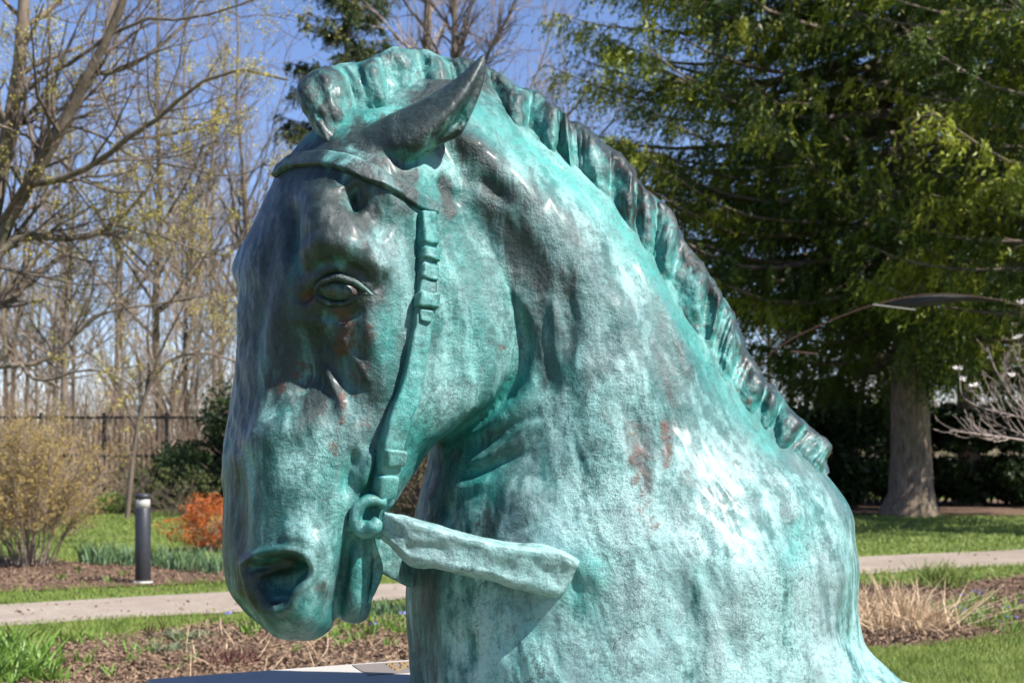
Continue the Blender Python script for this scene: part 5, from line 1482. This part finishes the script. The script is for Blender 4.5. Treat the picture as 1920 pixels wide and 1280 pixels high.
def addp(nm, vf, mat, sm=True):
    o = bpy.data.objects.new(nm, mesh_np(nm, vf[0], vf[1], sm)); COL.objects.link(o); o.data.materials.append(mat); o.parent = AR; return o
addp('arch_pipe', tubes_np(P[None], np.full((1, 60), 0.009), 8), M_RUST)
arc2 = [(1560, 606), (1640, 590), (1740, 575), (1830, 566), (1920, 580)]
lo = limb_path([(1660, 574), (1710, 576), (1760, 571), (1815, 565), (1870, 565)], AY + 0.15, 24); hi = limb_path([(1660, 566), (1710, 558), (1760, 553), (1815, 555), (1870, 563)], AY + 0.02, 24)
lo -= np.array(b); hi -= np.array(b)
V = np.concatenate([hi, lo, lo + np.array([0, 0.012, 0]), hi + np.array([0, 0.012, 0])]); i = np.arange(23)
F = np.concatenate([np.stack([a * 24 + i, a * 24 + i + 1, bb_ * 24 + i + 1, bb_ * 24 + i], 1) for a, bb_ in ((0, 1), (1, 2), (2, 3), (3, 0))])
addp('curved_sheet', (V, F), M_MESHM)
q = limb_path([(1636, 571), (1676, 576), (1716, 581)], AY - 0.05, 4) - np.array(b); addp('pale_bar', tubes_np(q[None], np.full((1, 4), 0.011), 6), M_PALE)
q = limb_path([(1482, 659), (1506, 661), (1534, 664)], AY - 0.05, 4) - np.array(b); addp('short_bar', tubes_np(q[None], np.full((1, 4), 0.013), 6), M_RUST)
q = limb_path([(1440, 668), (1534, 612), (1640, 575)], AY + 0.25, 12) - np.array(b)

# ================================================================== plants in the beds
def blades(base_pts, H, W, rg, lean=0.25, seg=4, curve=0.3):
    """upright strap leaves"""
    n = len(base_pts); s = np.linspace(0, 1, seg)
    d = rg.normal(size=(n, 3)) * lean; d[:, 2] = 1
    H = np.broadcast_to(H, (n,)); W = np.broadcast_to(W, (n,))
    C = np.asarray(base_pts)[:, None] + d[:, None] * (H[:, None] * s)[:, :, None]
    cx = rg.normal(size=(n, 2)) * curve
    C[:, :, 0] += cx[:, :1] * H[:, None] * s ** 2; C[:, :, 1] += cx[:, 1:] * H[:, None] * s ** 2
    a = rg.uniform(-0.9, 0.9, n); sd = np.stack([np.cos(a), np.sin(a), 0 * a], -1)
    wd = W[:, None] * np.array([0.8, 1.0, 0.75, 0.12] if seg == 4 else np.linspace(1, 0.1, seg))[None] * 0.5
    V = np.stack([C - sd[:, None] * wd[:, :, None], C + sd[:, None] * wd[:, :, None]], 2)      # n,seg,2,3
    F = (grid_faces(seg, 2, False)[None] + (np.arange(n) * seg * 2)[:, None, None]).reshape(-1, 4)
    return V.reshape(-1, 3), F
def plant(name, label, cat, base, parts, group=None):
    return thing_tree(name, label, cat, base, parts, group)
rg = np.random.default_rng(41)
def clump_pts(n, r): 
    a = rg.uniform(0, 6.28, n); q = r * np.sqrt(rg.random(n)); return np.stack([np.cos(a) * q, np.sin(a) * q, 0 * a], -1)
M_BROWNF = mat_simple('faded_flower', (0.45, 0.36, 0.26), (0.62, 0.55, 0.45), 9.0, trans=0.2)
for i, (px, py) in enumerate([(160, 1056), (178, 1058), (196, 1060), (214, 1057), (232, 1060), (246, 1062), (292, 1066), (310, 1068), (328, 1070), (346, 1073), (364, 1071), (382, 1076), (400, 1078), (416, 1074)]):
    parts = [('leaves', blades(clump_pts(30, 0.09), rg.uniform(0.2, 0.34, 30), rg.uniform(0.012, 0.022, 30), rg, 0.12), M_DAFF, False)]
    left = px < 268
    od = ['first', 'second', 'third', 'fourth', 'fifth', 'sixth', 'seventh', 'eighth']
    lab = (od[i] + ' daffodil leaf clump from the left in the row left of the bollard') if left else (od[i - 6] + ' daffodil leaf clump counted rightwards from the bollard')
    plant('daffodil_clump', lab, 'plant', ground(px, py), parts, 'daffodil rows left of the bollard' if left else 'daffodil rows right of the bollard')
for i, (px, py) in enumerate([(705, 1160), (724, 1157), (744, 1158), (762, 1155), (780, 1155)]):
    plant('daffodil_clump', ['leftmost', 'second', 'middle', 'fourth', 'rightmost'][i] + ' clump of short daffodil leaves between the horse chin and chest', 'plant', ground(px, py), [('leaves', blades(clump_pts(30, 0.10), rg.uniform(0.1, 0.19, 30), rg.uniform(0.012, 0.022, 30), rg, 0.15), M_DAFF, False)], 'daffodils beyond the horse chin')
def lily(px, py, n, H, label, mat=None, w=0.025, r=0.12, group=None, lean=0.42):
    plant('leafy_plant', label, 'plant', ground(px, py), [('leaves', blades(clump_pts(n, r), rg.uniform(0.5, 1.1, n) * H, rg.uniform(0.6, 1.2, n) * w, rg, lean, 4, 0.5), mat or M_LEAF, False)], group)
g_ = 'bright leafy plants at the lower left'
for (px, py, n, H), wh in zip([(10, 1262, 60, 0.26), (40, 1275, 60, 0.24), (75, 1262, 50, 0.22), (15, 1225, 40, 0.24), (95, 1282, 40, 0.18), (0, 1290, 60, 0.26), (55, 1236, 36, 0.2), (130, 1215, 14, 0.16)], ['at the left edge, middle of its patch', 'in the middle of its patch', 'towards the right of its patch', 'topmost at the left edge', 'lowest and rightmost of its patch', 'in the very corner', 'near the top of its patch', 'small and alone at the lawn edge']):
    lily(px, py, n, H, 'bright green broad leaved plant lower left, ' + wh, group=g_)
g2 = 'small green shoots in the near bed'
for px, py, n, H in [(160, 1250, 12, 0.14), (175, 1205, 9, 0.15), (200, 1275, 12, 0.12), (240, 1248, 8, 0.13), (255, 1225, 8, 0.12), (330, 1262, 8, 0.1), (360, 1245, 8, 0.10), (345, 1205, 14, 0.1), (470, 1195, 22, 0.16), (485, 1182, 22, 0.17), (520, 1190, 16, 0.14),
                     (545, 1225, 12, 0.1), (625, 1200, 24, 0.14), (650, 1185, 26, 0.15), (672, 1205, 26, 0.13), (700, 1190, 26, 0.14), (725, 1180, 26, 0.16), (748, 1192, 26, 0.14), (760, 1170, 20, 0.14), (690, 1170, 20, 0.12), (640, 1215, 12, 0.1), (735, 1215, 14, 0.1), (590, 1205, 10, 0.1), (300, 1215, 10, 0.1), (280, 1230, 12, 0.1), (220, 1215, 10, 0.1)]:
    side_ = 'left part of the near bed' if px < 300 else 'near bed left of the muzzle' if px < 560 else 'bed right under the horse chin'
    lily(px, py, n, H, ('larger' if n > 15 else 'sparse') + (' upper' if py < 1205 else ' lower') + ' tuft of green shoots in the ' + side_, group=g2, w=0.016, r=0.07, lean=0.3)
M_GREY = mat_simple('grey_green_leaf', (0.12, 0.15, 0.08), (0.22, 0.25, 0.15), 8.0, trans=0.2)
for px, py in [(320, 1200), (350, 1205), (375, 1198), (300, 1225), (340, 1222)]:
    lily(px, py, 40, 0.09, 'low grey green ground plant left of the muzzle', M_GREY, 0.02, 0.12, 'grey green ground plants', 0.8)
M_PURP = mat_simple('purple_stem', (0.055, 0.018, 0.018), (0.12, 0.04, 0.035), 9.0)
for px, py, n, H, lab in [(282, 1198, 10, 0.15, 'reddish brown shoot nearest the left in the near bed'), (306, 1192, 10, 0.16, 'reddish brown shoot beside its twin at the lawn edge')]:
    lily(px, py, n, H, lab, M_PURP, 0.014, 0.02, 'reddish shoots', 0.08)
plant('purple_clump', 'dark purple brown stubble clump below the muzzle', 'plant', ground(435, 1248), [('stems', blades(clump_pts(110, 0.22), rg.uniform(0.06, 0.16, 110), 0.009, rg, 0.35), M_PURP, False), ('dry_stems', blades(clump_pts(18, 0.2), rg.uniform(0.08, 0.24, 18), 0.010, rg, 0.7), M_STRAW, False)])
# dried grass right of the chest
pts = clump_pts(620, 0.62) * np.array([0.75, 0.5, 1])
plant('dry_grass_clump', 'cut back clump of tan dry ornamental grass right of the statue', 'plant', ground(1672, 1178), [('stubble', blades(pts, rg.uniform(0.12, 0.46, 620) * (1.05 - 0.9 * (np.abs(pts[:, 0]) / 0.62) ** 2) * (0.8 + 0.4 * vnoise(pts, 0.12, 3)), rg.uniform(0.006, 0.013, 620), rg, 0.3, 4, 0.3), M_STRAW, False),
      ('fallen_straw', blades(clump_pts(160, 0.7) * np.array([0.8, 0.5, 1]) + np.array([0.05, -0.25, 0.03]), rg.uniform(0.12, 0.4, 160), 0.010, rg, 2.2, 4, 0.1), M_STRAW, False)])
plant('grass_tuft', 'fresh green grass tuft behind the dry clump', 'plant', ground(1765, 1103), [('leaves', blades(clump_pts(240, 0.26), rg.uniform(0.16, 0.36, 240), rg.uniform(0.006, 0.011, 240), rg, 0.35, 4, 0.35), M_GRASS, False)])
for i in range(26):
    px = rg.uniform(1770, 1925); py = rg.uniform(1125, 1192)
    n = 14
    parts = [('leaves', blades(clump_pts(n, 0.07), rg.uniform(0.08, 0.15, n), 0.013, rg, 0.4), M_LEAF, False)]
    if i % 2:
        c = clump_pts(5, 0.07) + np.array([0, 0, 0.12]); parts.append(('flowers', leaves_np(c[:3], rg.normal(size=(3, 3)), 0.024, 0.02, rg), M_PETAL_B, False))
    plant('scilla_tuft', 'tiny blue flowering tuft in the bed at the right' if i % 2 else 'tiny leafy tuft without flowers in the bed at the right', 'plant', ground(px, py), parts, 'blue scilla tufts' if i % 2 else 'leafy tufts of the right bed')
for i, (px, py) in enumerate([(428, 1176), (580, 1180), (700, 1198), (755, 1176), (610, 1168)]):
    c = clump_pts(4, 0.03) + np.array([0, 0, 0.13])
    plant('scilla_flower', 'single tiny blue flower near the horse chin', 'flower', ground(px, py), [('stems', blades(clump_pts(3, 0.02), 0.12, 0.006, rg, 0.1), M_LEAF, False), ('petals', leaves_np(c, rg.normal(size=(4, 3)), 0.03, 0.026, rg), M_PETAL_B, False)], 'blue flowers below the chin')
# dry stalks lying in the near bed
n = 100
P, px, py = photo_scatter(n, 1185, 1290, rg, 200, 800)
m = ~lawn_mask(px, py); P = P[m]
o = link('straw_litter', mesh_np('straw_litter', *blades(P + np.array([0, 0, 0.03]), rg.uniform(0.05, 0.18, len(P)), 0.006, rg, 2.5, 4, 0.2), False), M_STRAW)
tag(o, 'scattered dry stalks lying on the near bed', 'straw', kind='stuff')
for i, (px, py) in enumerate([(113, 1088), (235, 1082), (150, 1075), (205, 1092)]):
    lily(px, py, 9, 0.11, 'small green sprout in the mulch around the bollard', None, 0.02, 0.05, 'sprouts near the bollard')
